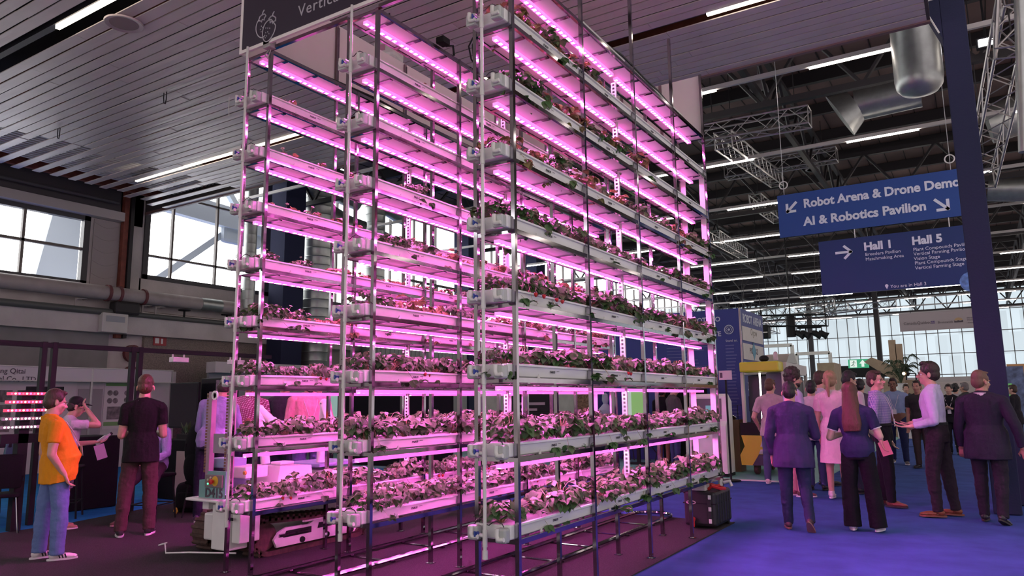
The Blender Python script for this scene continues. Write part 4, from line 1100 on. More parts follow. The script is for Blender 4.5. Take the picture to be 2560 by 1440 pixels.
# chairs and stools
def tube_chair(loc, rot, m_seat, name, lab, sh=.46, back=.88, stool=False, chrome=False):
    t = thing(name, lab, 'stool' if stool else 'chair', (0, 0, 0))
    mm = M_chrome if chrome else M_black
    b = MB(); b.obox((0, 0, sh), (.42, .42, .05), None, .02); b.build('seat', m_seat, t, True)
    if not stool: b = MB(); b.obox((0, -.21, (sh + back) / 2 + .06), (.42, .04, back - sh - .06), Matrix.Rotation(.12, 3, 'X'), .02); b.build('backrest', m_seat, t, True)
    for x in (-.19, .19):
        for y in (-.19, .19):
            b = MB(); b.bar((x * 1.12, y * 1.15, 0), (x * .9, y * .9, sh - .02), .013); b.build('leg', mm, t)
    b = MB()
    if stool:
        for a, c in (((-.2, -.2), (.2, -.2)), ((.2, -.2), (.2, .2)), ((.2, .2), (-.2, .2)), ((-.2, .2), (-.2, -.2))): b.bar((a[0], a[1], .22), (c[0], c[1], .22), .01)
        b.build('foot_rail', mm, t)
    else:
        for x in (-.22, .22): b.tube([(x, -.2, back - .25), (x, -.18, sh + .18), (x, .1, sh + .2), (x, .2, sh + .16), (x, .21, sh)], .012, 6)
        b.build('armrest', mm, t, True)
    t.location = loc; t.rotation_euler = (0, 0, rot)
    return t
tube_chair((-7.75, -.02, 0), 1.2, M_blackcloth, 'armchair', 'black tubular armchair at the left edge', .46, .95, chrome=True)
M_tealch = mat('teal chair shell', (.07, .18, .19), .5)
tube_chair((-9.9, .85, 0), 2.2, M_tealch, 'shell_chair', 'teal shell chair behind the demo bars', .62, 1.02)
tube_chair((-9.6, 2.9, 0), 2.6, mat('dark blue chair shell', (.02, .04, .07), .5), 'shell_chair', 'dark blue chair beside the black draped counter', .46, .9)
tube_chair((-6.95, 1.56, 0), .4, M_blackcloth, 'bar_stool', 'black bar stool under the seated man', .60, stool=True)
tube_chair((-8.3, 1.05, 0), .9, M_blackcloth, 'bar_stool', 'black bar stool behind the man with the cap', .70, stool=True)
tube_chair((-6.62, 2.15, 0), .5, M_blackcloth, 'padded_chair', 'black padded chair with a coat beside the man in pale blue', .48, 1.0)
b = MB(); b.sphere((0, 0, 0), 1, 16, 12, (.25, .12, .38)); b.sphere((.03, -.02, -.25), 1, 14, 10, (.24, .13, .28)); o = b.build('coat', M_blackcloth, smooth=True); o.location = (-6.55, 1.93, .42); tag(o, 'black coat hung over the padded chair', 'coat')
b = MB(); b.obox((0, 0, .22), (.36, .24, .44), None, .1, 3); b.obox((0, -.12, .16), (.26, .1, .24), None, .05, 3); o = b.build('backpack', M_blackcloth, smooth=True); o.location = (-7.15, 2.22, 0); o.rotation_euler = (-.2, 0, .6); tag(o, 'black backpack on the dark carpet right of the black tee', 'bag')
b = MB(); b.tube([(-7.08, 1.98, .05 + 0), (-7.05, 1.97, .09), (-7.0, 1.96, .1), (-6.97, 1.96, .06), (-7.0, 1.95, .02)], .012, 6); tag(b.build('headphones', M_yel, smooth=True), 'small yellow headphones on the floor by the backpack', 'headphones')
b = MB(); b.obox((-6.95, 2.5, .11), (.3, .22, .22), Matrix.Rotation(.4, 3, 'Z')); tag(b.build('carton', mat('carton board', (.30, .23, .2), .8)), 'plain carton on the floor behind the padded chair', 'carton')
# counters
b = MB(); b.box(-9.55, 1.34, 0, -8.8, 2.12, 1.10, .02); ct = tag(b.build('draped_counter', M_blackcloth), 'counter draped in black cloth behind the seated man', 'counter')
b = MB(); b.box(-10.6, -2.2, .96, -9.6, .9, 1.04, .01); tb_ = tag(b.build('bar_table', M_black), 'long black table at the left edge with small props', 'table')
for x in (-10.5, -9.7):
    for y in (-2.0, .7): q = MB(); q.box(x - .04, y - .04, 0, x + .04, y + .04, .96); q.build('leg', M_black, tb_)
for k, (y, c) in enumerate(((-.05, (.45, .3, .26)), (.15, (.5, .33, .24)), (.35, (.2, .25, .3)))):
    b = MB(); b.lathe((-9.9, y, 1.04), [(.04, 0), (.07, .05), (.06, .16), (.03, .2), (.001, .21)], 14); tag(b.build('glass_jar', mat('jar %d' % k, c, .2), smooth=True), ('pinkish jar on the black table, leftmost', 'peach jar on the black table, in the middle', 'grey blue jar on the black table, rightmost')[k], 'jar')
b = MB(); b.box(-9.3, 3.0, .0, -7.9, 3.9, .98, .01); tag(b.build('draped_counter', M_blackcloth), 'black counter right of the black tee below the screens', 'counter')
b = MB(); b.prism([(-8.6, 3.0, 0), (-8.3, 3.0, 0), (-8.3, 3.0, .8), (-8.6, 3.0, .8)], (0, -.02, 0)); tag(b.build('beige_board', mat('beige board', (.42, .33, .29), .7)), 'beige board leaning on the counter behind the chairs', 'board')
# planter with leaves on it
pl_ = thing('planter', 'long planter of green plants below the black screens', 'planter', (-8.7, 3.4, .98))
b = MB(); b.box(-9.1, 3.3, .98, -8.2, 3.5, 1.06); b.build('box', M_black, pl_)
b = MB(); rr = random.Random(9)
for k in range(46):
    x = rr.uniform(-9.1, -8.2); a = rr.uniform(0, 6.28); b2_ = Vector((x, 3.4, 1.05)); tip = b2_ + Vector((math.cos(a) * .12, math.sin(a) * .09, rr.uniform(.08, .24))); s = Vector((-math.sin(a), math.cos(a), 0)) * .03; m = b2_.lerp(tip, .6)
    b.quad(b2_, m + s, tip, m - s)
b.build('leaves', mat('planter leaf', (.05, .10, .035), .5), pl_)
# screens
def screen(name, lab, x0, z0, x1, z1, y, pic=None, stand=True):
    b = MB(); b.box(x0, y, z0, x1, y + .05, z1, .006); o = tag(b.build(name, M_black), lab, 'screen')
    q = MB(); q.box(x0 + .03, y - .003, z0 + .03, x1 - .03, y - .001, z1 - .03); q.build('display', pic or mat('dark display', (.012, .012, .016), .15), o)
    if stand: q = MB(); q.box((x0 + x1) / 2 - .04, y + .02, 0, (x0 + x1) / 2 + .04, y + .08, z0); q.box((x0 + x1) / 2 - .3, y - .1, 0, (x0 + x1) / 2 + .3, y + .3, .03); q.build('stand', M_black, o)
    return o
screen('display_screen', 'black screen on a stand, right of the black tee man', -10.75, 1.12, -9.85, 2.0, 4.2)
pic = mat('leafy picture', (.26, .16, .24), .4, var=.8, vscale=14)
screen('display_screen', 'large screen with a leafy picture behind the man in pale blue', -10.2, 1.25, -9.1, 2.08, 4.5, None)
b = MB(); b.box(-9.72, 4.49, 1.5, -9.15, 4.495, 2.04); b.build('picture', pic, bpy.data.objects['display_screen.001'])
screen('display_screen', 'pale teal screen on a stand behind the robot arms', -7.86, 1.12, -7.40, 1.78, 5.5, emis('teal screen glow', (.30, .52, .46), .55))

# shell scheme stand along the west wall
st = thing('exhibition_stand', 'white shell stand with name board and posters along the left wall', 'stand', (-16.2, 4, 0))
b = MB(); b.box(-16.3, -6, 0, -16.22, 7.9, 2.5); b.build('wall_panel', M_offwhite, st)
b = MB(); b.box(-15.82, -6, 2.18, -15.78, 5.32, 2.5); b.box(-15.82, 5.36, 2.18, -15.78, 7.5, 2.5); fa = b.build('name_board', mat('pale name board', (.58, .55, .56), .5), st)
b = MB(); b.box(-15.84, -6, 2.165, -15.76, 7.52, 2.185); b.box(-15.84, -6, 2.495, -15.76, 7.52, 2.515); b.build('alu_rail', M_alu, st)
text('iang Qitai', .165, onx(64, 934, -15.775), (0, 1, 0), M_ink, st, align='RIGHT'); text('aterial Co., LTD', .165, onx(90, 954, -15.775), (0, 1, 0), M_ink, st, align='RIGHT')
for y in (2.85, 5.34, 7.5): b = MB(); b.box(-15.83, y - .025, 0, -15.78, y + .025, 2.5); b.build('upright', M_alu, st)
def poster(y0, y1, z0, z1, m, parent):
    b = MB(); b.box(-16.218, y0, z0, -16.205, y1, z1); return b.build('poster', m, parent)
M_paper = mat('poster paper', (.62, .58, .55), .6); M_grn = mat('poster green', (.20, .36, .13), .6); M_pics = mat('poster photos', (.18, .15, .15), .6, var=.6, vscale=9)
q = poster(2.2, 4.45, .9, 2.3, M_paper, st); b = MB()
for i in range(3):
    for j in range(2): b.box(-16.204, 3.35 + j * .5, 1.0 + i * .34, -16.20, 3.75 + j * .5, 1.28 + i * .34)
b.build('photo_print', M_pics, q)
q = poster(4.5, 5.2, 1.0, 2.3, M_paper, st)
q = poster(5.9, 6.75, .98, 2.22, M_paper, st); b = MB(); b.box(-16.204, 5.93, 2.08, -16.20, 6.72, 2.16); b.box(-16.204, 5.93, 1.06, -16.20, 6.72, 1.16); b.build('green_band', M_grn, q)
b = MB(); b.box(-16.204, 6.0, 1.22, -16.2, 6.5, 1.55)
for y, z in ((6.05, 1.9), (6.2, 1.9), (6.05, 1.7), (6.2, 1.7), (6.5, 1.9), (6.5, 1.72)): b.lathe((-16.204, y, z), [(.001, .004), (.07, .004), (.07, 0)], 14, (1, 0, 0))
b.build('photo_print', M_pics, q)
b = MB(); b.box(-16.218, 5.25, 0, -16.19, 5.85, 2.0); q = b.build('door', mat('grey door', (.33, .30, .30), .6), st)
b = MB(); b.bar((-16.18, 5.77, 1.03), (-16.18, 5.66, 1.03), .015); b.build('handle', M_chrome, q)
pa, pb = onx(68, 966, -14.5), onx(158, 998, -14.5)
b = MB(); b.box(-14.55, pa.y, pb.z, -14.5, pb.y, pa.z); o = tag(b.build('dark_screen', M_black), 'dark wide screen behind the head of the orange polo man', 'screen'); q = MB(); q.box(-14.6, pa.y + .5, 0, -14.55, pa.y + .6, pa.z); q.build('stand', M_black, o)
# pale booth front beyond the fascia
b = MB(); b.box(-15.4, 8.3, 0, -15.3, 12.5, 2.45); tag(b.build('booth_wall', mat('grey green booth wall', (.26, .27, .27), .7)), 'grey booth wall behind the left rack', 'wall panel')
b = MB(); b.box(-15.3, 8.2, 2.45, -14.9, 12.6, 2.75); tag(b.build('booth_header', M_offwhite), 'pale booth header behind the left rack', 'header')
b = MB(); b.box(-13.5, 13.2, 0, -13.4, 18.0, 3.9)
for k in range(22): b.box(-13.4, 13.25 + k * .215, 3.1 if k % 2 else 0, -13.385, 13.43 + k * .215, 3.85)
tag(b.build('container_wall', mat('grey ribbed sheet', (.27, .275, .27), .6)), 'grey ribbed container wall seen between the left and middle racks', 'container')

# ================================================================ dark stands behind the racks
b = MB(); b.box(-11.2, 9.5, 0, -9.15, 9.6, 1.86); tag(b.build('black_partition', M_blackcloth), 'black partition seen between the left and middle racks', 'partition')
b = MB(); b.box(-8.9, 9.3, 0, -7.6, 9.4, 1.75); tag(b.build('black_partition', M_blackcloth), 'black partition just right of the middle rack front post', 'partition')
b = MB(); b.box(-8.2, 12.6, 0, -6.6, 13.2, 1.25, .01); b.box(-8.0, 12.62, 1.25, -6.8, 13.1, 1.9)
ov = tag(b.build('machine', M_black), 'black machine with red lights behind the middle rack', 'machine')
q = MB(); q.box(-7.75, 12.6, 1.75, -7.2, 12.615, 1.83); q.build('red_light', emis('red glow', (1, .08, .12), 3), ov)
q = MB(); q.box(-7.9, 12.6, 1.45, -6.95, 12.615, 1.52); q.box(-7.7, 12.6, 1.3, -7.2, 12.615, 1.36); q.build('control_strip', mat('grey strip', (.35, .3, .32), .4), ov)
b = MB(); b.box(-6.5, 13.6, 0, -5.9, 13.65, 2.1); tag(b.build('net_panel', mat('olive netting', (.17, .15, .07), .9, var=.6, vscale=25)), 'olive net panel behind the right rack', 'net')
b = MB(); b.lathe((-5.55, 13.4, 0), [(.16, 0), (.12, .5), (.15, 1.0), (.2, 1.3), (.06, 1.46), (.09, 1.56), (.08, 1.7), (.001, 1.76)], 14); tag(b.build('display_figure', mat('pale blue figure', (.35, .42, .5), .6), smooth=True), 'pale blue display figure seen through the right rack', 'figure')
o = screen('display_screen', 'screen with a bright green plant picture behind the right rack', -4.62, 1.1, -3.98, 1.86, 12.5, emis('green plant picture', (.22, .46, .12), .6))
b = MB(); b.box(-4.6, 12.49, 1.13, -4.42, 12.496, 1.83); b.build('pale_strip', emis('pale strip', (.5, .62, .55), .6), o)
b = MB(); b.box(-3.9, 13.2, 0, -2.75, 13.3, 2.0); tag(b.build('black_partition', M_blackcloth), 'black partition left of the white kiosk', 'partition')
b = MB(); rr = random.Random(4)
for k in range(26): x = -6.4 + k * .14; b.bar((x, 13.65 + rr.uniform(-.1, .1), 0), (x + rr.uniform(-.35, .35), 13.65 + rr.uniform(-.2, .2), rr.uniform(.45, .75)), .014, n=5)
b.box(-6.5, 13.65, .4, -2.9, 13.7, .45); tag(b.build('folded_stands', M_steel_dark), 'row of folded black stands on the teal floor', 'stands')
b = MB(); b.box(-5.05, 16, 2.82, -4.25, 16.05, 3.28); im = tag(b.build('stand_sign', mat('pale sign', (.45, .47, .48), .5)), 'pale sign with blue IMEC letters behind the right rack', 'sign')
text('IMEC', .26, (-4.98, 15.99, 2.94), (1, 0, 0), mat('sign cyan', (.03, .22, .50), .5), im, bold=.01)
q = MB(); q.box(-4.7, 16.01, 0, -4.62, 16.05, 2.82); q.build('pole', M_alu, im)
b = MB(); b.box(-5.6, 16.5, 2.3, -2.6, 16.6, 2.55); tag(b.build('pale_header', M_offwhite), 'pale header beam under the IMEC sign', 'header'); q = MB(); q.box(-5.55, 16.52, 0, -5.45, 16.58, 2.3); q.build('post', M_offwhite, bpy.data.objects['pale_header'])

# ================================================================ robot arena booth
M_booth = mat('booth blue', (.026, .042, .22), .6)
M_boothtext = mat('booth print', (.52, .56, .66), .6)
bt = thing('info_wall', 'tall dark blue ROBOT ARENA wall block at the end of the racks', 'wall block', (-2.04, 14, 0))
b = MB(); b.box(-6.6, 14.0, 0, -2.04, 16.35, 3.82); b.build('block', M_booth, bt)
b = MB(); b.box(-2.06, 13.985, 0, -2.02, 14.0, 3.82); b.box(-2.04, 13.985, 0, -2.025, 14.03, 3.82)
for k in range(38): b.box(-2.05, 13.98, .1 + k * .1, -2.022, 14.02, .13 + k * .1)
b.build('edge_trim', M_alu, bt)
for s_, px, py, sz in (('MORE ROBOTS TO', 1801, 803, .17), ('WITH', 1790, 818, .17), ('ROUTE', 1803, 840, .17)): text(s_, sz, ony(px, py, 13.99), (1, 0, 0), M_boothtext, bt, bold=.004, align='RIGHT')
q = MB(); c = ony(1822, 824, 13.99); q.tube([c + Vector((.11 * math.cos(k * PI / 8), 0, .11 * math.sin(k * PI / 8))) for k in range(17)], .012, 5); q.lathe(c, [(.001, .004), (.035, .004), (.035, 0)], 6, (0, -1, 0)); q.tube([c + Vector((.075 * math.cos(k * PI / 3), 0, .075 * math.sin(k * PI / 3))) for k in range(7)], .008, 5); q.build('emblem', M_boothtext, bt)
text('Stand nr.', .085, ony(1814, 855, 13.99), (1, 0, 0), M_boothtext, bt)
q = MB(); rr = random.Random(8); z0 = ony(1814, 864, 13.99).z
for k in range(22):
    z = z0 - k * .083; x = -2.42; w_ = rr.uniform(.18, .26)
    q.box(x - .02, 13.992, z - .016, x + w_, 13.999, z + .016)
    q.box(-4.0, 13.994, z - .01, -4.0 + rr.uniform(.5, 1.2), 13.999, z + .01)
q.build('faded_rows', mat('faded print', (.10, .12, .30), .6), bt)
def e_at(px, py): return onx(px, py, -2.035)
text('ROBOT ARENA', .30, e_at(1857, 804), (0, 1, 0), M_boothtext, bt, bold=.008, sx=.92)
for (pa, pb) in (((1857, 815), (1857, 850)), ((1862, 858), (1862, 898)), ((1866, 905), (1866, 917))):
    z1, z0 = e_at(*pa).z, e_at(*pb).z; q = MB(); q.box(-2.04, 14.12, z0, -2.025, 16.2, z1); q.build('white_panel', M_offwhite, bt)
text('Ogow', .26, e_at(1876, 838) + Vector((.008, 0, 0)), (0, 1, 0), mat('olive print', (.12, .11, .06), .6), bt)
M_dia = mat('teal print', (.03, .22, .33), .5)
q = MB(); c = e_at(1884, 878) + Vector((.012, 0, 0)); q.prism([c + Vector((0, -.2, 0)), c + Vector((0, 0, .24)), c + Vector((0, .2, 0)), c + Vector((0, 0, -.24))], (.006, 0, 0)); q.build('diamond_mark', M_dia, bt)
text('PO', .22, c + Vector((0, -.42, -.08)), (0, 1, 0), M_ink, bt); text('KS', .22, c + Vector((0, .16, -.08)), (0, 1, 0), M_ink, bt)
text('DRC', .30, e_at(1870, 976), (0, 1, 0), M_boothtext, bt, sx=.7)
q = MB(); z1, z0 = e_at(1872, 990).z, e_at(1872, 1028).z; q.box(-2.04, 14.4, z0, -2.025, 15.3, z1); q.build('grey_panel', mat('dim panel', (.16, .13, .15), .6), bt)

# white information kiosk
kk = thing('info_kiosk', 'white touch screen kiosk at the far end of the right rack', 'kiosk', (-1.9, 10.8, 0))
b = MB(); b.prism([(-2.3, 10.45, .06), (-2.3, 11.0, .06), (-2.3, 11.0, 1.5), (-2.3, 10.75, 1.66), (-2.3, 10.62, 1.60), (-2.3, 10.58, 1.1), (-2.3, 10.48, 1.0)], (.78, 0, 0)); b.build('housing', M_robw, kk)
b = MB(); b.box(-2.3, 10.5, 0, -1.52, 11.0, .06); b.build('plinth', M_black, kk)
b = MB(); b.prism([(-2.17, 10.575, 1.14), (-1.62, 10.575, 1.14), (-1.62, 10.612, 1.56), (-2.17, 10.612, 1.56)], (0, -.006, 0)); b.build('bezel', mat('grey bezel', (.10, .10, .11), .4), kk)
b = MB(); b.prism([(-1.95, 10.566, 1.16), (-1.68, 10.566, 1.16), (-1.68, 10.597, 1.42), (-1.95, 10.597, 1.42)], (0, -.004, 0)); b.build('display', emis('kiosk display', (.08, .36, .42), .55), kk)
b = MB(); b.tube([(-1.99 + .11 * k / 6, 10.458, .80 - .03 * math.sin(PI * k / 6)) for k in range(7)], .012, 5); b.build('smile_mark', M_yel, kk)
# wooden plinth with a glass case
pw = thing('display_plinth', 'brown wooden plinth with a glass case beside the white kiosk', 'plinth', (-1.75, 11.75, 0))
M_oak = mat('brown oak', (.15, .07, .04), .5, var=.25, vscale=5, stretch=(1, 1, .2))
b = MB(); b.box(-2.0, 11.6, 0, -1.56, 12.0, 1.1); b.build('body', M_oak, pw)
b = MB()
for x in (-1.99, -1.57):
    for y in (11.61, 11.99): b.box(x - .006, y - .006, 1.1, x + .006, y + .006, 1.42)
b.box(-2.0, 11.6, 1.41, -1.56, 12.0, 1.42); b.build('glass_case', mat('tinted glass', (.06, .07, .14), .05, trans=.8), pw)
b = MB(); b.lathe((-1.78, 11.8, 1.10), [(.001, 0), (.1, .0), (.12, .05), (.06, .1), (.001, .11)], 14); b.build('exhibit', M_chrome, pw, True)
# sign on a black pole
b = MB(); b.bar((-1.27, 9.8, 0), (-1.27, 9.8, 1.96), .02); b.lathe((-1.27, 9.8, 0), [(.18, 0), (.18, .015), (.02, .02)], 16)
sp_ = tag(b.build('pole_sign', M_black), 'small white sign on a thin black pole before the blue wall', 'sign'); q = MB(); q.box(-1.39, 9.77, 1.92, -1.14, 9.79, 2.10); q.build('board', M_offwhite, sp_); q = MB(); q.box(-1.37, 9.766, 1.96, -1.32, 9.77, 2.06); q.build('print', M_ink, sp_)

# ================================================================ yellow robot vehicle
M_veh = mat('vehicle yellow', (.56, .50, .02), .4)
vh = thing('field_vehicle', 'yellow roofed robot vehicle in front of the booth corner', 'vehicle', (-.9, 12, 0))
b = MB(); b.box(-1.32, 11.0, 2.10, -.52, 11.45, 2.31, .03); b.build('canopy', M_veh, vh)
b = MB(); b.prism([(-.46, 11.45, 2.06), (-.46, 13.6, 2.06), (-.46, 13.6, 2.28), (-.46, 11.45, 2.3)], (-.9, 0, 0)); b.build('roof', M_offwhite, vh)
b = MB()
for y in (11.2, 13.5): b.box(-.52, y, .7, -.46, y + .1, 2.1); b.box(-1.36, y, .7, -1.30, y + .1, 2.1)
b.box(-.5, 11.3, .72, -.47, 13.55, .80); b.build('frame', mat('pale frame', (.5, .47, .42), .5), vh)
b = MB(); b.box(-.86, 11.35, .75, -.54, 11.55, 2.08); b.build('cabin_panel', mat('plum panel', (.06, .045, .09), .5), vh)
b = MB(); b.box(-1.3, 11.6, .75, -.52, 13.4, 2.04); b.build('cabin', mat('dark cabin', (.02, .02, .03), .4), vh)
b = MB(); b.box(-.95, 11.1, 1.10, -.92, 11.13, 2.08); b.build('light_tube', emis('white tube', (1, .96, .95), 4), vh)
b = MB(); b.prism([(-1.38, 11.0, .20), (-.7, 11.0, .20), (-.55, 11.0, .55), (-.7, 11.0, .80), (-1.36, 11.0, .80), (-1.30, 11.0, .58), (-1.40, 11.0, .40)], (0, 1.6, 0)); b.build('body', M_veh, vh)
b = MB(); b.prism([(-1.16, 10.985, .20), (-.7, 10.985, .20), (-.58, 10.985, .42), (-1.02, 10.985, .42)], (0, .01, 0)); b.build('dark_panel', mat('slate panel', (.04, .04, .06), .5), vh)
b = MB(); b.prism([(-1.02, 10.985, .43), (-.58, 10.985, .43), (-.58, 10.985, .52), (-.98, 10.985, .52)], (0, .01, 0)); b.build('white_panel', M_offwhite, vh)
b = MB(); b.prism([(-.98, 10.984, .58), (-.82, 10.984, .58), (-.84, 10.984, .70), (-.94, 10.984, .70)], (0, .01, 0)); b.build('label', M_offwhite, vh)
text('A', .10, (-.935, 10.982, .60), (1, 0, 0), M_red, vh)
b = MB(); b.box(-1.4, 11.1, .80, -.5, 12.5, 1.05); b.build('chassis', M_black, vh)
for x, y in ((-1.13, 11.25), (-.62, 11.3), (-1.1, 12.4), (-.62, 12.4)):
    b = MB(); b.lathe((x - .05, y, .12), [(.001, 0), (.10, 0), (.12, .02), (.12, .08), (.10, .1), (.001, .1)], 18, (1, 0, 0)); b.build('wheel', M_rubber, vh, True)
b = MB(); b.lathe((-.62, 11.25, 2.34), [(.05, 0), (.05, .06), (.045, .07), (.045, .14), (.03, .17), (.001, .18)], 14); b.build('beacon', mat('milky beacon', (.5, .42, .42), .3), vh, True)
b = MB(); b.sphere((-.86, 11.25, 2.38), .1, 14, 8, (1, 1, .7)); b.build('dome', M_black, vh, True)
b = MB(); b.prism([(-.46, 11.5, 2.3), (-.46, 12.6, 2.3), (-.46, 12.3, 2.52), (-.46, 11.8, 2.48)], (-.5, 0, 0)); b.build('solar_panel', mat('slanted panel', (.3, .28, .24), .4), vh)

# ================================================================ far stands under the translucent wall
M_ply = mat('raw plywood', (.40, .30, .21), .7, var=.15, vscale=3)
b = MB(); p, q_ = ony(2042, 908, 32), ony(2092, 1000, 32); b.box(p.x, 32, 0, q_.x, 34, p.z); tag(b.build('plywood_booth', M_ply), 'plywood booth block beyond the yellow vehicle', 'booth')
b = MB(); b.prism([ony(2160, 905, 28), ony(2178, 893, 28), ony(2262, 925, 28), ony(2262, 958, 28), ony(2230, 948, 28)], (0, .4, 0)); p = ony(2232, 950, 28); b.box(p.x - .35, 28, 0, p.x + .1, 28.4, p.z); p = ony(2255, 950, 28); b.box(p.x - .1, 28.2, 0, p.x + .5, 31, p.z); tag(b.build('timber_truss', M_ply), 'sloping timber frame of a wooden stand before the far wall', 'frame')
for px, z in ((2228, 850), (2245, 860)): 
    p = ony(px, z, 29); b = MB(); b.box(p.x - .12, 29, 0, p.x + .14, 29.15, p.z); tag(b.build('timber_post', M_ply), 'left of two tall timber posts beside the palm' if px == 2228 else 'right of two tall timber posts beside the palm', 'post')
p = ony(2146, 909, 40); b = MB(); b.box(p.x - .52, 40, p.z - .24, p.x + .52, 40.06, p.z + .24)
ex = tag(b.build('exit_sign', emis('exit green', (.01, .30, .14), .9)), 'green lit exit sign with running figure and arrow', 'sign')
M_exw = emis('exit white', (.75, .85, .78), .8)
q = MB(); q.box(p.x - .43, 39.99, p.z - .2, p.x - .08, 40, p.z + .2); q.build('white_field', M_exw, ex)
q = MB(); c = Vector((p.x - .25, 39.985, p.z)); q.sphere(c + Vector((.03, 0, .13)), .03, 8, 6); q.tube([c + Vector(v) for v in ((.02, 0, .09), (-.02, 0, -.02), (.03, 0, -.08), (.01, 0, -.16))], .016, 5); q.tube([c + Vector(v) for v in ((-.02, 0, -.02), (-.06, 0, -.09), (-.13, 0, -.1))], .016, 5); q.tube([c + Vector(v) for v in ((-.08, 0, .03), (-.05, 0, .07), (.03, 0, .07), (.08, 0, .03), (.12, 0, .05))], .012, 5); q.build('running_figure', mat('exit green print', (.01, .2, .09), .5), ex)
q = MB(); q.prism([Vector((p.x + x, 39.995, p.z + z)) for x, z in ((.05, 0), (.22, .2), (.39, 0), (.29, 0), (.29, -.18), (.15, -.18), (.15, 0))], (0, -.006, 0)); q.build('arrow', M_exw, ex)
q = MB(); q.box(p.x - 1.2, 40.06, p.z - .75, p.x + 2.4, 40.3, p.z - .1); q.box(p.x - 1.0, 40.1, 0, p.x - .9, 40.2, p.z - .7); q.box(p.x + 2.2, 40.1, 0, p.x + 2.3, 40.2, p.z - .7); q.build('carrier_beam', M_black, ex)
pm = thing('potted_palm', 'potted palm standing high beside the timber posts', 'palm', (0, 0, 0))
base = ony(2253, 958, 27)
b = MB(); b.lathe(base + Vector((0, 0, -.5)), [(.16, 0), (.2, .45), (.22, .5), (.18, .5)], 14); b.box(base.x - .25, 26.8, 0, base.x + .25, 27.25, base.z - .5); b.build('white_planter', M_white, pm)
b = MB(); rr = random.Random(12); M_palm = mat('palm leaf', (.035, .06, .025), .5)
for k in range(19):
    a = rr.uniform(0, 6.28); ln = rr.uniform(.4, .85); up_ = rr.uniform(.5, 1.25)
    pts = [base + Vector((math.cos(a) * ln * t * .8, math.sin(a) * ln * t * .8, up_ * math.sin(t * 2.0) * .9)) for t in (0, .2, .4, .6, .8, 1)]
    b.tube(pts, .012, 4)
    for p0, p1 in zip(pts[1:], pts[2:]):
        d = (p1 - p0); s = Vector((-math.sin(a), math.cos(a), 0))
        for j in range(4):
            o_ = p0 + d * (j / 4)
            for sg in (-1, 1): b.quad(o_, o_ + s * sg * .09 + d * .5 + Vector((0, 0, -.03)), o_ + s * sg * .15 + d * .9 + Vector((0, 0, -.10)), o_ + d * .16)
b.build('fronds', M_palm, pm)
b = MB(); b.box(-2, 44, 0, 12, 44.2, 2.35); tag(b.build('white_partition', mat('warm white partition', (.52, .45, .42), .7)), 'long warm white partition below the translucent wall', 'partition')
p = ony(2262, 934, 26); b = MB(); b.lathe(p, [(.001, 0), (.09, 0), (.1, .03), (.05, .2), (.02, .22)], 12, (.6, .8, 0)); b.bar(p, p + Vector((.35, 0, .0)), .02); b.bar(p + Vector((.35, 0, 0)), p + Vector((.35, 0, -p.z)), .025)
o = tag(b.build('spot_lamp', M_black), 'small warm spot lamp left of the gesturing man', 'lamp'); q = MB(); q.sphere(p + Vector((-.03, -.05, 0)), .055, 10, 8); q.build('bulb', emis('warm bulb', (1, .62, .28), 7), o)
b = MB(); b.box(3.9, 30, 0, 9, 30.1, 2.75); tag(b.build('orange_partition', mat('orange wall', (.62, .33, .14), .7)), 'orange partition right of the blue column', 'partition')
b = MB(); b.box(3.2, 22, .9, 3.75, 22.1, 1.9); o = tag(b.build('green_display', emis('green display', (.10, .42, .08), .55)), 'bright green display at the right edge', 'display'); q = MB(); q.box(3.1, 21.9, 0, 3.9, 22.4, .9); q.build('stand', M_black, o)
b = MB(); p = ony(2530, 945, 26); b.box(p.x - .35, 26, 0, p.x + .35, 26.1, p.z + .4); tag(b.build('poster_stand', mat('blue grey poster', (.12, .16, .30), .5, var=.5, vscale=6)), 'blue grey poster stand at the right edge above the green display', 'poster')
for px0, py0, px1, yy, lab in ((1905, 866, 1980, 34, 'white square frame of a far stand behind the yellow vehicle'), (1990, 885, 2075, 36, 'second white square frame of a far stand behind the yellow vehicle')):
    A = ony(px0, py0, yy); B_ = ony(px1, py0, yy); b = MB(); b.beam((A.x, yy, A.z), (B_.x, yy, A.z), .16); b.beam((B_.x, yy, 0), (B_.x, yy, A.z), .16); b.beam((A.x, yy, 0), (A.x, yy, A.z), .16); tag(b.build('square_arch', M_white), lab, 'frame')
for px, yy, z in ((2030, 50, 8), (2200, 50, 8)):
    x = ony(px, 905, yy).x; b = MB(); b.box(x - .15, yy, 0, x + .15, yy + .3, 10.2); tag(b.build('hall_column', M_steel_dark), 'left dark pole standing before the translucent wall' if px == 2030 else 'right dark pole standing before the translucent wall', 'column')
b = MB(); b.box(5.2, 15, 0, 6.5, 16, 1.0); tag(b.build('white_counter', M_offwhite), 'white counter at the far right edge', 'counter')
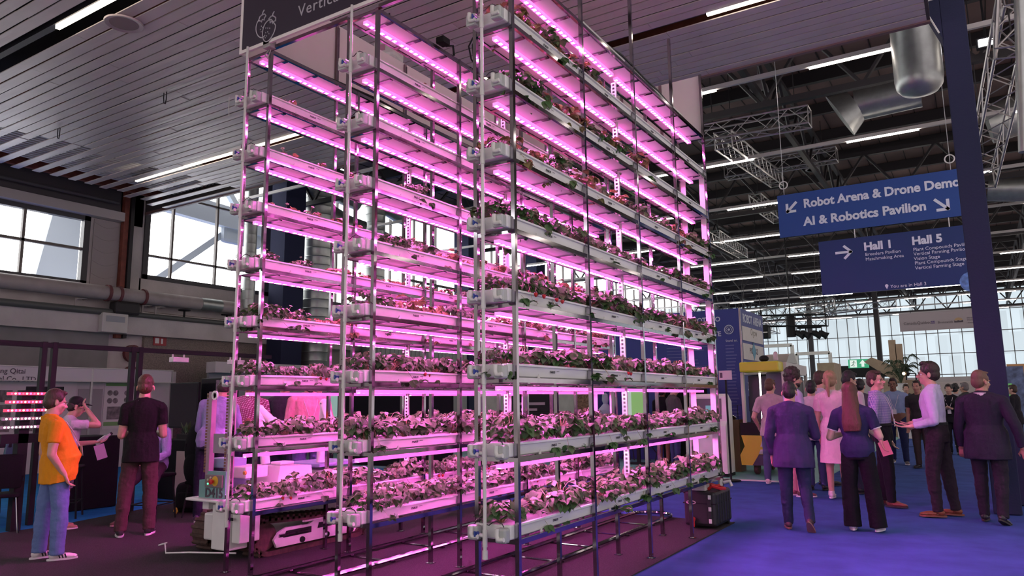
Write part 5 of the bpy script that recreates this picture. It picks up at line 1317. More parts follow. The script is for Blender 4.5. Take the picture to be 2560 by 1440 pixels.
# ================================================================ people
PENDING = []
TMP = bpy.data.scenes.new('sculpt_bench')
def sculpt(b, voxel, smooth=6, fold=0., seed=0, freq=(13, 13, 6)):
    """overlapping closed shapes are fused to one continuous skin; returns the object that will carry it"""
    bmesh.ops.recalc_face_normals(b.bm, faces=list(b.bm.faces))
    me = bpy.data.meshes.new('raw'); b.bm.to_mesh(me); b.bm.free()
    ob = bpy.data.objects.new('raw', me); TMP.collection.objects.link(ob)
    r = ob.modifiers.new('r', 'REMESH'); r.mode = 'VOXEL'; r.voxel_size = voxel
    s = ob.modifiers.new('s', 'SMOOTH'); s.factor = .5; s.iterations = smooth
    PENDING.append([ob, None, fold, seed, freq])
    return len(PENDING) - 1
def deliver(idx, name, m, parent):
    o = bpy.data.objects.new(name, bpy.data.meshes.new(name)); C.objects.link(o)
    if parent is not None: o.parent = parent
    PENDING[idx][1] = (o, m)
    return o
def fire():
    TMP.view_layers[0].update()
    dg = TMP.view_layers[0].depsgraph
    for ob, tgt, fold, seed, freq in PENDING:
        me = bpy.data.meshes.new_from_object(ob.evaluated_get(dg))
        o, m = tgt
        if fold:
            off = Vector((seed * 3.7, seed * 1.3, seed * 2.1))
            nor = [v.normal.copy() for v in me.vertices]
            for v, nn in zip(me.vertices, nor):
                p = Vector((v.co.x * freq[0], v.co.y * freq[1], v.co.z * freq[2])) + off
                a = noise.noise(p) + .5 * noise.noise(p * 2.3)
                v.co += nn * (fold * a)
        me.materials.clear()
        for q in (m if isinstance(m, (list, tuple)) else [m]): me.materials.append(q)
        for p in me.polygons: p.use_smooth = True
        me.name = o.name; o.data = me
    for ob, *_ in PENDING:
        d = ob.data; bpy.data.objects.remove(ob); bpy.data.meshes.remove(d)
    PENDING.clear()
    bpy.data.scenes.remove(TMP)
def limb(b, p0, p1, r0, r1, n=12):
    p0, p1 = Vector(p0), Vector(p1)
    b.sphere(p0, r0, n, 8); b.sphere(p1, r1, n, 8); b.bar(p0, p1, r0, r1, n)
SKIN = {k: mat('skin ' + k, c, .5, spec=.4, var=.05, vscale=25) for k, c in (('fair', (.52, .30, .23)), ('tan', (.40, .21, .15)), ('brown', (.20, .10, .065)), ('pale', (.58, .37, .30)))}
HAIR = {k: mat('hair ' + k, c, .55, bump=.5, bscale=70, stretch=(1, 1, .25)) for k, c in (('brown', (.045, .024, .015)), ('black', (.010, .008, .010)), ('auburn', (.075, .020, .014)), ('ginger', (.085, .034, .018)), ('fawn', (.13, .07, .045)), ('blond', (.34, .20, .12)), ('grey', (.16, .14, .14)), ('dark', (.025, .014, .012)))}
M_eye = mat('eye white', (.6, .58, .55), .25); M_iris = mat('iris', (.02, .014, .01), .2)
M_lip = mat('lips', (.36, .12, .10), .45)
M_lanyard = mat('lanyard ribbon', (.62, .55, .60), .6); M_badge = mat('badge card', (.66, .62, .66), .5)
_cl = {}
def cloth(col, rough=.85, pattern=None):
    key = (col, pattern)
    if key in _cl: return _cl[key]
    m = mat('cloth %d' % len(_cl), col, rough, spec=.15, var=.10, vscale=6, bump=.35, bscale=22)
    if pattern:
        n = m.node_tree.nodes; l = m.node_tree.links; b = n['Principled BSDF']
        t = n.new('ShaderNodeTexCoord')
        if pattern == 'plaid' or pattern == 'check':
            f = 70 if pattern == 'plaid' else 130
            waves = []
            for rot in ((0, 0, .8), (0, PI / 2, 0)):
                mp = n.new('ShaderNodeMapping'); mp.inputs['Rotation'].default_value = rot if pattern == 'check' else (0, rot[1] + .3, rot[2])
                wv = n.new('ShaderNodeTexWave'); wv.wave_type = 'BANDS'; wv.bands_direction = 'X'; wv.inputs['Scale'].default_value = f / 6.3; wv.inputs['Distortion'].default_value = .6 if pattern == 'plaid' else 0
                l.new(t.outputs['Object'], mp.inputs[0]); l.new(mp.outputs[0], wv.inputs[0]); waves.append(wv.outputs['Fac'])
            mxm = n.new('ShaderNodeMath'); mxm.operation = 'MINIMUM' if pattern == 'check' else 'AVERAGE' if False else 'MINIMUM'
            l.new(waves[0], mxm.inputs[0]); l.new(waves[1], mxm.inputs[1])
            cr = n.new('ShaderNodeValToRGB'); cr.color_ramp.elements[0].position = .25; cr.color_ramp.elements[1].position = .5
            if pattern == 'check': cr.color_ramp.elements[0].color = (.14, .12, .34, 1); cr.color_ramp.elements[1].color = tuple(col) + (1,)
            else: cr.color_ramp.elements[0].color = (.30, .08, .16, 1); cr.color_ramp.elements[1].color = tuple(col) + (1,)
            l.new(mxm.outputs[0], cr.inputs[0]); l.new(cr.outputs[0], b.inputs['Base Color'])
    _cl[key] = m
    return m
def rotm(pitch=0, roll=0, yaw=0):
    """forward pitch, roll to the right, turn to the right (degrees)"""
    return Matrix.Rotation(-math.radians(yaw), 3, 'Z') @ Matrix.Rotation(-math.radians(pitch), 3, 'X') @ Matrix.Rotation(math.radians(roll), 3, 'Y')
PIDX = [0]
def person(label, foot, head_y, a, skin='fair', hair='brown', hairstyle='short', top=None, bottom=None, shoe=None, arms=None, legs=None, lean=(0, 0, 0), head=(0, 0, 0),
           wide=1.0, belly=0., seat=None, lanyard=False, H=None, fem=False, vox=None, group=None, beard=False, curl=.5, dy=0., cap=None, watch=False, glasses=False):
    PIDX[0] += 1; seed = PIDX[0]
    p = Vector((foot[0], foot[1], 0)) if len(foot) == 3 else onz(foot[0], foot[1])
    hv = Vector((p.x - CAM.x, p.y - CAM.y, 0)).normalized(); rv = Vector((hv.y, -hv.x, 0))
    fw = hv * math.cos(math.radians(a)) + rv * math.sin(math.radians(a))
    rz = math.atan2(-fw.x, fw.y)
    if H is None:
        g = p; r = sight(foot[0], head_y); H = CAM.z + r.z * ((g - CAM).dot(FWD))
        H = max(1.5, min(2.02, H))
    dist = (p - CAM).length
    v = vox or (.0085 if dist < 13 else .011 if dist < 18 else .016)
    arms = arms or {}; legs = legs or {}
    W = wide * (.92 if fem else 1.0)
    # legs first, they set the height of the hips
    J = {}
    legd = {s: [Vector(legs.get(s, ((.03, .02, -1), (.0, -.03, -1)))[i]).normalized() for i in (0, 1)] for s in 'RL'}
    for s, sg in (('R', 1), ('L', -1)):
        for q in legd[s]: q.x *= sg
    LT, LS, ANK = .245 * H, .246 * H, .045 * H
    drop = {s: -(legd[s][0].z * LT + legd[s][1].z * LS) for s in 'RL'}
    hz = max(drop.values()) + ANK if seat is None else seat + .075 * H
    hip = Vector((0, 0, hz))
    T = rotm(*lean)
    def tz(x, y, z): return hip + T @ Vector((x * H, y * H, z * H))    # torso frame, z measured up from the hips
    for s, sg in (('R', 1), ('L', -1)):
        J['hip' + s] = hip + Vector((sg * .05 * H * W, 0, 0)); J['knee' + s] = J['hip' + s] + legd[s][0] * LT; J['ank' + s] = J['knee' + s] + legd[s][1] * LS
        J['sh' + s] = tz(sg * .106 * W, -.004, .254)
        ad = arms.get(s, ((.12, .02, -1), (-.02, .22, -1)))
        u, f = Vector(ad[0]).normalized(), Vector(ad[1]).normalized(); u.x *= sg; f.x *= sg
        J['el' + s] = J['sh' + s] + u * .172 * H; J['wr' + s] = J['el' + s] + f * .148 * H
        hd = Vector(ad[2]).normalized() if len(ad) > 2 and ad[2] else None
        if hd is not None: hd.x *= sg
        J['hd' + s] = hd if hd is not None else f
        J['cu' + s] = ad[3] if len(ad) > 3 else curl
    NB = tz(0, -.012, .292); NT = tz(0, .004, .332)
    HM = T @ rotm(*head)
    HC = NT
    def hp(x, y, z): return HC + HM @ Vector((x * H, y * H, z * H)) * 1.10    # head frame, origin at the top of the neck (skull base)
    # ---------------- body, one skin
    b = MB()
    def torso(b, grow, z0, z1, hem=1.0, tuck=False):
        rows = ([(-.125, .106, .076, -.004), (-.085, .106, .076, -.004)] if z0 < -.1 else [(-.085, .104, .075, -.004)] if z0 < -.06 else []) + [(-.045, .078 if z0 > -.05 else .103, .060 if z0 > -.05 else .074, 0), (.0, .095, .066, -.004), (.05, .092, .064, 0), (.10, .082 if not fem else .074, .060, .004), (.16, .090, .064, .004), (.215, .102, .068, .004), (.255, .107, .060, 0), (.280, .090, .050, -.003), (.294, .066, .042, -.007), (.306, .044, .038, -.010)]
        rings = []
        for z, rx, ry, oy in rows:
            if z < z0 - 1e-6 or z > z1 + 1e-6: continue
            bl = belly * max(0, 1 - abs(z - .06) / .16)
            k = hem if z < .06 else 1.0
            gr = grow + (.017 if grow and z < .06 and not tuck else -.012 if tuck and z < .06 else 0)
            c = tz(0, oy + bl * .5, z)
            rings.append(b.ring(c, T @ Vector((0, 0, 1)), rx * H * W * k + gr + bl * .35 * H, 18, ry * H * k + gr + bl * .5 * H, up=T @ Vector((0, 1, 0))))
        b.loft(rings)
        if fem and z1 > .25:
            for sx in (-1, 1): b.sphere(tz(sx * .045, .05, .19), .045 * H + grow * .6, 10, 8)
    torso(b, 0, -.045, .305)
    limb(b, NB, hp(0, .002, .01), .039 * H, .0355 * H)
    for s in 'RL': limb(b, tz(0, -.012, .286), J['sh' + s], .035 * H, .033 * H)
    for s, sg in (('R', 1), ('L', -1)):
        limb(b, J['hip' + s], J['knee' + s], .052 * H * W ** .5, .033 * H); limb(b, J['knee' + s], J['ank' + s], .033 * H, .021 * H)
        c = J['knee' + s].lerp(J['ank' + s], .3) + Vector((0, -.005 * H, 0)); b.sphere(c, .029 * H, 10, 8, (1, 1, 1.8))
        b.bar(J['ank' + s], J['ank' + s] + Vector((0, 0, -.03 * H)), .021 * H, .02 * H, 8)
        limb(b, J['sh' + s], J['el' + s], .033 * H * W ** .5, .0245 * H); limb(b, J['el' + s], J['wr' + s], .0245 * H, .0165 * H)
        b.sphere(J['sh' + s], .037 * H, 10, 8)
        # hand: palm, four bent fingers of unequal length, a thumb leaving the side of the palm
        f = J['hd' + s]; side = Vector((-sg, 0, 0)) if abs(f.x) < .8 else Vector((0, 1, 0))
        n_ = f.cross(side)
        n_ = n_.normalized() if n_.length > .05 else Vector((0, 1, 0))
        side = n_.cross(f).normalized()
        w0 = J['wr' + s]; palmc = w0 + f * .027 * H
        R3 = Matrix((side, n_, f)).transposed()
        b.obox(palmc, (.044 * H, .017 * H, .054 * H), R3, .007 * H)
        cu = J['cu' + s]
        palm_dir = n_ * (-1 if (n_ @ Vector((-sg, 0, 0)) if False else n_.dot(Vector((-sg, 0, .0001)))) < 0 else 1)
        for i, L in enumerate((.036, .041, .038, .030)):
            base = w0 + f * .052 * H + side * ((i - 1.5) * .0118 * H)
            d1 = (f + palm_dir * cu * .7 + side * (i - 1.5) * .06).normalized(); d2 = (f * (1 - cu * .8) + palm_dir * cu * 1.3).normalized()
            k1 = base + d1 * L * .55 * H; k2 = k1 + d2 * L * .55 * H
            limb(b, base, k1, .0062 * H, .0056 * H, 8); limb(b, k1, k2, .0056 * H, .0047 * H, 8)
        tb = w0 + f * .018 * H + side * .020 * H * 1; tdir = (f * .75 + side * .75 + palm_dir * (.2 + .5 * cu)).normalized()
        k1 = tb + tdir * .026 * H; limb(b, tb, k1, .0075 * H, .0065 * H, 8); limb(b, k1, k1 + (f + palm_dir * .4).normalized() * .02 * H, .0062 * H, .005 * H, 8)
    # head
    b.sphere(hp(0, -.004, .072), H, 18, 14, (.0435, .054, .055), HM)
    b.sphere(hp(0, .016, .028), H, 14, 10, (.035, .038, .038), HM)
    b.sphere(hp(0, .036, .002), H, 10, 8, (.017, .015, .013), HM)
    b.sphere(hp(0, .043, .060), H, 12, 8, (.031, .012, .010), HM)
    limb(b, hp(0, .048, .056), hp(0, .0625, .036), .0055 * H, .0085 * H, 8)
    for sx in (-1, 1):
        b.sphere(hp(sx * .0075, .056, .034), .0058 * H, 8, 6)
        b.sphere(hp(sx * .0445, -.004, .045), H, 10, 8, (.006, .013, .019), HM)
        b.sphere(hp(sx * .022, .036, .036), H, 8, 6, (.014, .014, .012), HM)
    b.sphere(hp(0, .0505, .0225), H, 8, 6, (.013, .006, .0035), HM); b.sphere(hp(0, .0495, .0155), H, 8, 6, (.011, .006, .004), HM)
    body = deliver(sculpt(b, v, 3), 'person', SKIN[skin], None)
    body.location = p + Vector((0, 0, dy)); body.rotation_euler = (0, 0, rz)
    tag(body, label, 'person', group)
    ORG[body.name] = Vector((0, 0, 0))
    # ---------------- face details
    if dist < 22:
        for sx in (-1, 1):
            e = MB(); e.mi = 0; e.sphere(hp(sx * .0185, .0385, .049), .0066 * H, 10, 8); e.mi = 1; e.sphere(hp(sx * .0185, .0418, .049), .0043 * H, 8, 6); e.build('eye', (M_eye, M_iris), body, True)
            e = MB(); e.tube([hp(sx * .008, .0545, .0595), hp(sx * .018, .0545, .0625), hp(sx * .029, .047, .0585)], [.0022 * H, .0028 * H, .0016 * H], 6); e.build('eyebrow', HAIR[hair], body, True)
        e = MB(); e.sphere(hp(0, .0535, .0205), H, 10, 6, (.0115, .0045, .0022), HM); e.sphere(hp(0, .0528, .0162), H, 10, 6, (.0095, .0045, .0028), HM); e.build('lips', M_lip, body, True)
    if glasses:
        e = MB()
        for sx in (-1, 1):
            e.tube([hp(sx * .0185 + .0125 * math.cos(k * PI / 6), .056, .048 + .0095 * math.sin(k * PI / 6)) for k in range(13)], .0012 * H, 5)
            e.bar(hp(sx * .031, .055, .050), hp(sx * .045, .0, .049), .0012 * H)
        e.build('glasses', M_black, body, True)
    # ---------------- hair
    if hairstyle != 'none':
        h = MB()
        if hairstyle == 'balding':
            h.sphere(hp(0, -.012, .058), H, 16, 12, (.0455, .050, .040), HM)
        else:
            t_ = {'short': 0, 'quiff': .004, 'curly': .010, 'bob': .004, 'long': .004, 'pony': .004, 'crop': -.003}.get(hairstyle, 0)
            h.sphere(hp(0, -.0095, .0815), H, 18, 12, (.0475 + t_, .0555 + t_, .0540 + t_), HM)
            h.sphere(hp(0, -.021, .050), H, 14, 10, (.0445 + t_ * .6, .044 + t_, .046), HM)
            for sx in (-1, 1): h.sphere(hp(sx * .036, .010, .074), H, 8, 6, (.011, .018, .022), HM)
            if hairstyle == 'quiff': h.sphere(hp(0, .022, .118), H, 10, 8, (.036, .028, .017), HM)
            if hairstyle in ('short', 'crop'): h.sphere(hp(0, .024, .108), H, 12, 8, (.038, .027, .017 if hairstyle == 'short' else .012), HM)
            if hairstyle == 'curly':
                rr_ = random.Random(seed)
                for k in range(46):
                    th, ph = rr_.uniform(0, 2 * PI), rr_.uniform(-.35, 1.5)
                    q = (.052 * math.cos(th) * math.cos(ph), .058 * math.sin(th) * math.cos(ph) - .010, .078 + .060 * math.sin(ph))
                    if q[1] > .025 and q[2] < .10: continue
                    h.sphere(hp(*q), .013 * H, 8, 6)
            if hairstyle == 'long':
                rings = []
                for z, rx, ry, oy in ((.09, .046, .050, -.012), (.04, .052, .050, -.018), (-.02, .058, .046, -.026), (-.08, .064, .036, -.040), (-.14, .066, .028, -.050), (-.185, .056, .018, -.054)):
                    rings.append(h.ring(hp(0, oy, z), HM @ Vector((0, 0, 1)), rx * H, 16, ry * H, up=HM @ Vector((0, 1, 0))))
                h.loft(rings)
            if hairstyle == 'pony':
                h.sphere(hp(0, -.066, .075), .020 * H, 10, 8); limb(h, hp(0, -.07, .07), hp(0, -.075, .0), .019 * H, .016 * H); limb(h, hp(0, -.075, .0), hp(0, -.062, -.06), .016 * H, .007 * H)
        deliver(sculpt(h, v * .9, 2, .003 if hairstyle != 'balding' else .001, seed, (60, 60, 22)), 'hair', HAIR[hair], body)
    if beard:
        h = MB(); h.sphere(hp(0, .020, .014), H, 14, 10, (.0365, .037, .022), HM); h.sphere(hp(0, .038, .004), H, 10, 8, (.019, .0165, .016), HM)
        deliver(sculpt(h, v, 2, .002, seed, (50, 50, 50)), 'beard', HAIR[hair], body)
    if cap:
        h = MB(); h.sphere(hp(0, -.004, .085), H, 16, 10, (.050, .060, .050), HM); h.obox(hp(0, .065, .088), (.075 * H, .06 * H, .006 * H), HM, .002); h.build('cap', cap, body, True)
    # ---------------- clothes
    if top:
        kind = top.get('kind', 'tee'); mt = top['m']; t = MB(); g = {'tee': .012, 'polo': .014, 'shirt': .014, 'jacket': .024, 'dress': .012}[kind]
        tuck = top.get('hem') == 'tucked'
        z0 = .05 if tuck else -.125 if kind == 'jacket' else -.085 if top.get('long') else -.045
        torso(t, g, z0, .294, 1.0, tuck)
        if kind == 'dress':
            zs = ((.09, .082, .064), (.0, .104, .080), (-.12, .118, .092), (-.26, .135, .105))
            t.loft([t.ring(hip + Vector((0, 0, z * H)), (0, 0, 1), rx * H * W, 18, ry * H) for z, rx, ry in zs])
        for s in 'RL': limb(t, tz(0, -.012, .289), J['sh' + s], .0395 * H + g * .8, .036 * H + g * .5)
        sl = top.get('sleeve', .55)
        for s, sg in (('R', 1), ('L', -1)):
            e0, e1, e2 = J['sh' + s], J['el' + s], J['wr' + s]
            k = 1.0 if kind != 'jacket' else 1.09
            t.sphere(e0, .0395 * H * k, 12, 8)
            if sl <= 1:
                q = e0.lerp(e1, sl); t.bar(e0, q, .041 * H * k, (.037 if sl < .9 else .032) * H * k, 14)
            else:
                limb(t, e0, e1, .040 * H * k, .032 * H * k); q = e1.lerp(e2, sl - 1); t.bar(e1, q, .031 * H * k, .0235 * H * k, 14)
        o = deliver(sculpt(t, v, 3, top.get('fold', .006) * 1.15, seed), {'tee': 'shirt', 'polo': 'polo_shirt', 'shirt': 'shirt', 'jacket': 'jacket', 'dress': 'dress'}[kind], mt, body)
        if kind in ('polo', 'shirt', 'jacket'):
            col = MB(); ax = (T @ Vector((0, .12, 1))).normalized()
            R0 = .044 * H + .006
            for sgn in (1,):
                A = col.ring(tz(0, -.010, .286), ax, R0 + .012, 18, R0 + .008); B_ = col.ring(tz(0, -.012, .312), ax, R0, 18, R0 - .001); D = col.ring(tz(0, -.012, .309), ax, R0 - .006, 18, R0 - .008); E_ = col.ring(tz(0, -.010, .282), ax, R0 + .002, 18, R0 - .002)
                col.loft([A, B_, D, E_], caps=False)
            col.build('collar', top.get('collar', mt), body, True)
        if top.get('trim'):
            for s in 'RL':
                q = J['sh' + s].lerp(J['el' + s], sl - .03); q2 = J['sh' + s].lerp(J['el' + s], sl + .01); tr = MB(); tr.bar(q, q2, .0385 * H, .0378 * H, 14); tr.build('cuff_stripe', top['trim'], body, True)
    if bottom:
        kind = bottom.get('kind', 'trousers'); t = MB(); g = .008; fl = bottom.get('flare', .0)
        rows = [(-.06, .082, .066), (.0, .097, .070), (.045, .094, .067), (.07, .089, .064)]
        t.loft([t.ring(tz(0, -.002 + belly * .35 * max(0, z) / .07, z), T @ Vector((0, 0, 1)), rx * H * W + g, 18, ry * H + g + belly * .25 * H * max(0, z) / .07, up=T @ Vector((0, 1, 0))) for z, rx, ry in rows])
        for s in 'RL':
            a0, a1, a2 = J['hip' + s], J['knee' + s], J['ank' + s]
            wl = W ** .5
            if kind == 'shorts': t.bar(a0, a0.lerp(a1, .95), .058 * H * wl + g, .047 * H + g, 14); t.sphere(a0, .056 * H * wl + g, 12, 8)
            else:
                limb(t, a0, a1, .056 * H * wl + g * .6, (.0435 + fl * .35) * H, 14)
                end = a2 + (a2 - a1).normalized() * (.012 * H if fl < .02 else .022 * H)
                limb(t, a1, a1.lerp(a2, .5), (.0435 + fl * .35) * H, (.039 + fl * .7) * H, 14); t.bar(a1.lerp(a2, .5), end, (.036 + fl * .7) * H, (.032 + fl) * H, 14)
        deliver(sculpt(t, v, 3, bottom.get('fold', .006) * .95, seed + 40, (9, 9, 13)), 'trousers' if kind != 'shorts' else 'shorts', bottom['m'], body)
        if bottom.get('belt'):
            q = MB(); q.loft([q.ring(tz(0, 0, z), T @ Vector((0, 0, 1)), .0905 * H * W + .017, 20, .0655 * H + .017 + belly * .25 * H, up=T @ Vector((0, 1, 0))) for z in (.052, .070)]); q.build('belt', M_black, body, True)
    if shoe:
        for s, sg in (('R', 1), ('L', -1)):
            an = J['ank' + s]; sh = legd[s][1]
            pitch = math.atan2(-sh.y, -sh.z) if an.z > ANK * 1.35 else 0.
            if len(legs.get(s, ())) > 2: pitch = legs[s][2]
            yw = sg * .16
            R3 = Matrix.Rotation(-yw, 3, 'Z') @ Matrix.Rotation(-pitch, 3, 'X')
            def sp(x, y, z): return an + R3 @ Vector((x * H, y * H, z * H - (ANK - .045 * H)))
            e = MB()
            e.sphere(sp(0, -.012, -.018), H, 12, 8, (.023, .030, .024), R3); e.sphere(sp(0, .040, -.024), H, 12, 8, (.024, .052, .017), R3); e.sphere(sp(0, .075, -.028), H, 12, 8, (.025, .034, .013), R3); e.bar(sp(0, -.006, -.02), sp(0, -.004, .012), .026 * H, .024 * H, 12)
            so = deliver(sculpt(e, v * .8, 3), 'shoe', shoe[0], body)
            e = MB(); P = []
            for k in range(18):
                th = 2 * PI * k / 18; x, y = math.sin(th), math.cos(th)
                P.append(sp(x * (.0265 if y > 0 else .023), .030 + y * .080, -.034))
            e.prism(P, R3 @ Vector((0, 0, -.0105 * H))); e.build('sole', shoe[1], so)
            if len(shoe) > 2:
                e = MB()
                for k in range(3):
                    for sx in (-1, 1): e.obox(sp(sx * .0245, .012 + .016 * k, -.020), (.002, .007 * H, .026 * H), R3 @ Matrix.Rotation(.35, 3, 'X'))
                e.build('stripe', shoe[2], so)
    if lanyard:
        e = MB(); ch = .074 * H + .016 + (.02 if fem else 0)
        for sx in (-1, 1):
            e.tube([tz(sx * .03, -.045, .302), tz(sx * .046, -.005, .306), tz(sx * .05, ch / H * .75, .262), tz(sx * .03, ch / H + .002 + belly * .3, .19), tz(0, ch / H + .006 + belly * .75, .10)], .0045, 5)
        e.build('lanyard', M_lanyard, body)
        e = MB(); e.obox(tz(0, ch / H + .010 + belly * .8, .072), (.085, .004, .11), T); e.build('badge', M_badge, body)
    if watch:
        e = MB(); w_ = J['wrL']; d_ = J['hdL']; e.bar(w_ - d_ * .03, w_ - d_ * .008, .034, .033, 12); e.sphere(w_ - d_ * .02 + Vector((0, .03, .02)), .018, 8, 6); e.build('watch', mat('watch steel', (.7, .7, .7), .2, metal=1), body, True)
    def world(name): return body.matrix_basis @ J[name]
    Mw = Matrix.Translation(body.location) @ Matrix.Rotation(rz, 4, 'Z')
    return dict(o=body, J={k: (Mw @ q if k[:2] not in ('hd', 'cu') else q) for k, q in J.items()}, M=Mw, H=H, p=p)

c_ = cloth
WHITE_SOLE = mat('white sole', (.66, .62, .64), .5); BROWN_SHOE = mat('tan leather', (.22, .055, .025), .4); BLACK_SHOE = mat('black leather', (.02, .015, .018), .4); WHITE_SHOE = mat('white trainer', (.62, .55, .56), .55); DARK_SOLE = mat('dark sole', (.03, .02, .02), .7); BRICK_SHOE = mat('red brown leather', (.13, .03, .03), .45)
P = {}
# ---- left group
P['orange'] = person('man in an orange polo shirt and blue jeans with a hand in his pocket', (122, 1398), 972, 78, 'fair', 'brown', 'short',
    dict(m=c_((.66, .25, .015)), kind='polo', sleeve=.62, long=True, fold=.007), dict(m=c_((.12, .17, .36)), flare=.008, fold=.008), (WHITE_SHOE, WHITE_SOLE, M_black),
    arms={'R': ((.16, -.12, -1), (-.12, .55, -.85), (-.15, .4, -.9), .6), 'L': ((.1, -.05, -1), (-.05, .6, -.8))}, legs={'R': ((.05, .10, -1), (0, .0, -1)), 'L': ((.05, -.12, -1), (.0, -.05, -1))}, head=(18, 0, -6), lean=(-8, 0, 0), wide=1.10, belly=.06, lanyard=True)
P['cap'] = person('man in white tee and dark cap lifting a hand to his face behind orange polo', (150, 1322), 992, 80, 'fair', 'dark', 'crop',
    dict(m=c_((.52, .46, .55)), kind='tee', sleeve=.62, long=True), dict(m=c_((.14, .13, .14)), kind='shorts'), (mat('pink tan shoe', (.40, .20, .17), .6), WHITE_SOLE),
    arms={'R': ((.15, 1, -.06), (-.25, -.55, .85), (-.1, -.5, .8), .8), 'L': ((.1, .35, -.95), (-.1, .95, .05))}, lean=(4, 0, 0), head=(12, 0, 0), cap=M_black, glasses=True, lanyard=False)
P['black'] = person('man in a black tee and maroon trousers seen from behind', (340, 1338), 936, 6, 'fair', 'ginger', 'short',
    dict(m=c_((.010, .009, .010)), kind='tee', sleeve=.62, long=True), dict(m=c_((.070, .036, .038)), flare=.004, fold=.009), (mat('black knit shoe', (.02, .017, .02), .8), WHITE_SOLE),
    arms={'R': ((.14, .02, -1), (-.45, .9, .12)), 'L': ((.14, .05, -1), (-.4, .9, .1))}, legs={'R': ((.07, .05, -1), (.03, -.06, -1)), 'L': ((.12, -.04, -1), (.05, -.10, -1))}, lean=(2, 0, 0), wide=.92, lanyard=True)
P['seated'] = person('man in a pale blue shirt sitting on a stool left of the black tee', (-6.95, 1.55, 0), 0, -150, 'fair', 'grey', 'short',
    dict(m=c_((.30, .33, .52)), kind='shirt', sleeve=1.9, fold=.009), dict(m=c_((.04, .032, .035))), (mat('brown suede shoe', (.09, .045, .035), .8), mat('tan sole', (.28, .2, .17), .7)),
    arms={'R': ((.1, .15, -1), (-.35, .9, -.35)), 'L': ((.2, .2, -1), (-.4, .85, -.4))}, legs={'R': ((.12, .8, -.55), (0, .25, -1)), 'L': ((.12, .75, -.6), (0, -.15, -1))}, lean=(10, 0, 0), seat=.62, H=1.76, lanyard=True)
P['violet'] = person('man in pale blue shirt and dark jeans, back turned, beside the robot panel', (520, 1303), 938, 22, 'fair', 'dark', 'short',
    dict(m=c_((.30, .29, .52)), kind='shirt', sleeve=1.8, fold=.008), dict(m=c_((.014, .014, .028))), (mat('dark trainer', (.03, .025, .05), .7), WHITE_SOLE),
    arms={'R': ((.12, .35, -.95), (-.2, 1, .1)), 'L': ((.25, .15, -1), (-.1, .75, -.6))}, legs={'R': ((.06, .1, -1), (0, -.05, -1)), 'L': ((.06, -.06, -1), (0, -.05, -1))}, lean=(9, 6, 0), head=(20, 0, 10), belly=.02)
P['plaid'] = person('person in a red and white plaid shirt behind the first left-rack post', (612, 1268), 940, 172, 'tan', 'brown', 'short',
    dict(m=c_((.62, .48, .55), pattern='plaid'), kind='shirt', sleeve=1.6, fold=.008, long=True), dict(m=c_((.03, .03, .06))), (BLACK_SHOE, DARK_SOLE),
    arms={'R': ((.18, .1, -1), (-.5, .85, .15)), 'L': ((.2, .1, -1), (-.6, .8, .0))}, head=(14, 0, 0), wide=1.05)
P['plum'] = person('person in a dark plum tee with a raised arm behind the robot', (702, 1260), 935, 40, 'tan', 'brown', 'short',
    dict(m=c_((.06, .045, .075)), kind='tee', sleeve=.5, long=True), dict(m=c_((.03, .03, .07))), (BLACK_SHOE, DARK_SOLE),
    arms={'R': ((.7, .6, .15), (-.2, .5, .9)), 'L': ((.2, .1, -1), (-.3, .8, .1))}, wide=1.12, lanyard=True)
P['pink'] = person('man in a pink shirt with white lanyard and wristwatch behind the robot', (765, 1282), 925, 170, 'fair', 'dark', 'short',
    dict(m=c_((.62, .30, .34)), kind='shirt', sleeve=1.75, fold=.008, long=True), dict(m=c_((.10, .10, .26))), (BLACK_SHOE, DARK_SOLE),
    arms={'R': ((.2, .1, -1), (-.55, .8, .15)), 'L': ((.25, .05, -1), (-.85, .6, .12), (-.9, .4, .1), .8)}, head=(10, 0, 0), wide=1.1, belly=.03, lanyard=True, beard=True, watch=True)
# ---- right group
P['grey'] = person('man in a dusty pink polo and jeans seen from behind by the yellow vehicle', (1940, 1209), 946, 14, 'fair', 'ginger', 'crop',
    dict(m=c_((.44, .33, .35)), kind='polo', sleeve=.7, long=True), dict(m=c_((.075, .085, .17))), (mat('pink white trainer', (.6, .45, .45), .6), WHITE_SOLE),
    arms={'L': ((.35, -.2, -1), (-.15, .75, -.75), None, .7), 'R': ((.2, .1, -1), (-.3, .8, -.3))}, head=(4, 0, 14), legs={'R': ((.03, .06, -1), (0, -.04, -1)), 'L': ((.05, .0, -1), (.03, -.05, -1))}, lanyard=True)
P['curly'] = person('bearded man with dark curly hair in a lavender shirt looking right', (2000, 1240), 921, 68, 'fair', 'dark', 'curly',
    dict(m=c_((.45, .38, .58)), kind='shirt', sleeve=1.9, long=True), dict(m=c_((.42, .24, .23))), (mat('maroon trainer', (.14, .05, .055), .7), WHITE_SOLE),
    arms={'R': ((.1, .1, -1), (-.3, .9, -.2)), 'L': ((.1, .1, -1), (-.3, .9, -.1))}, beard=True, head=(6, 0, 4))
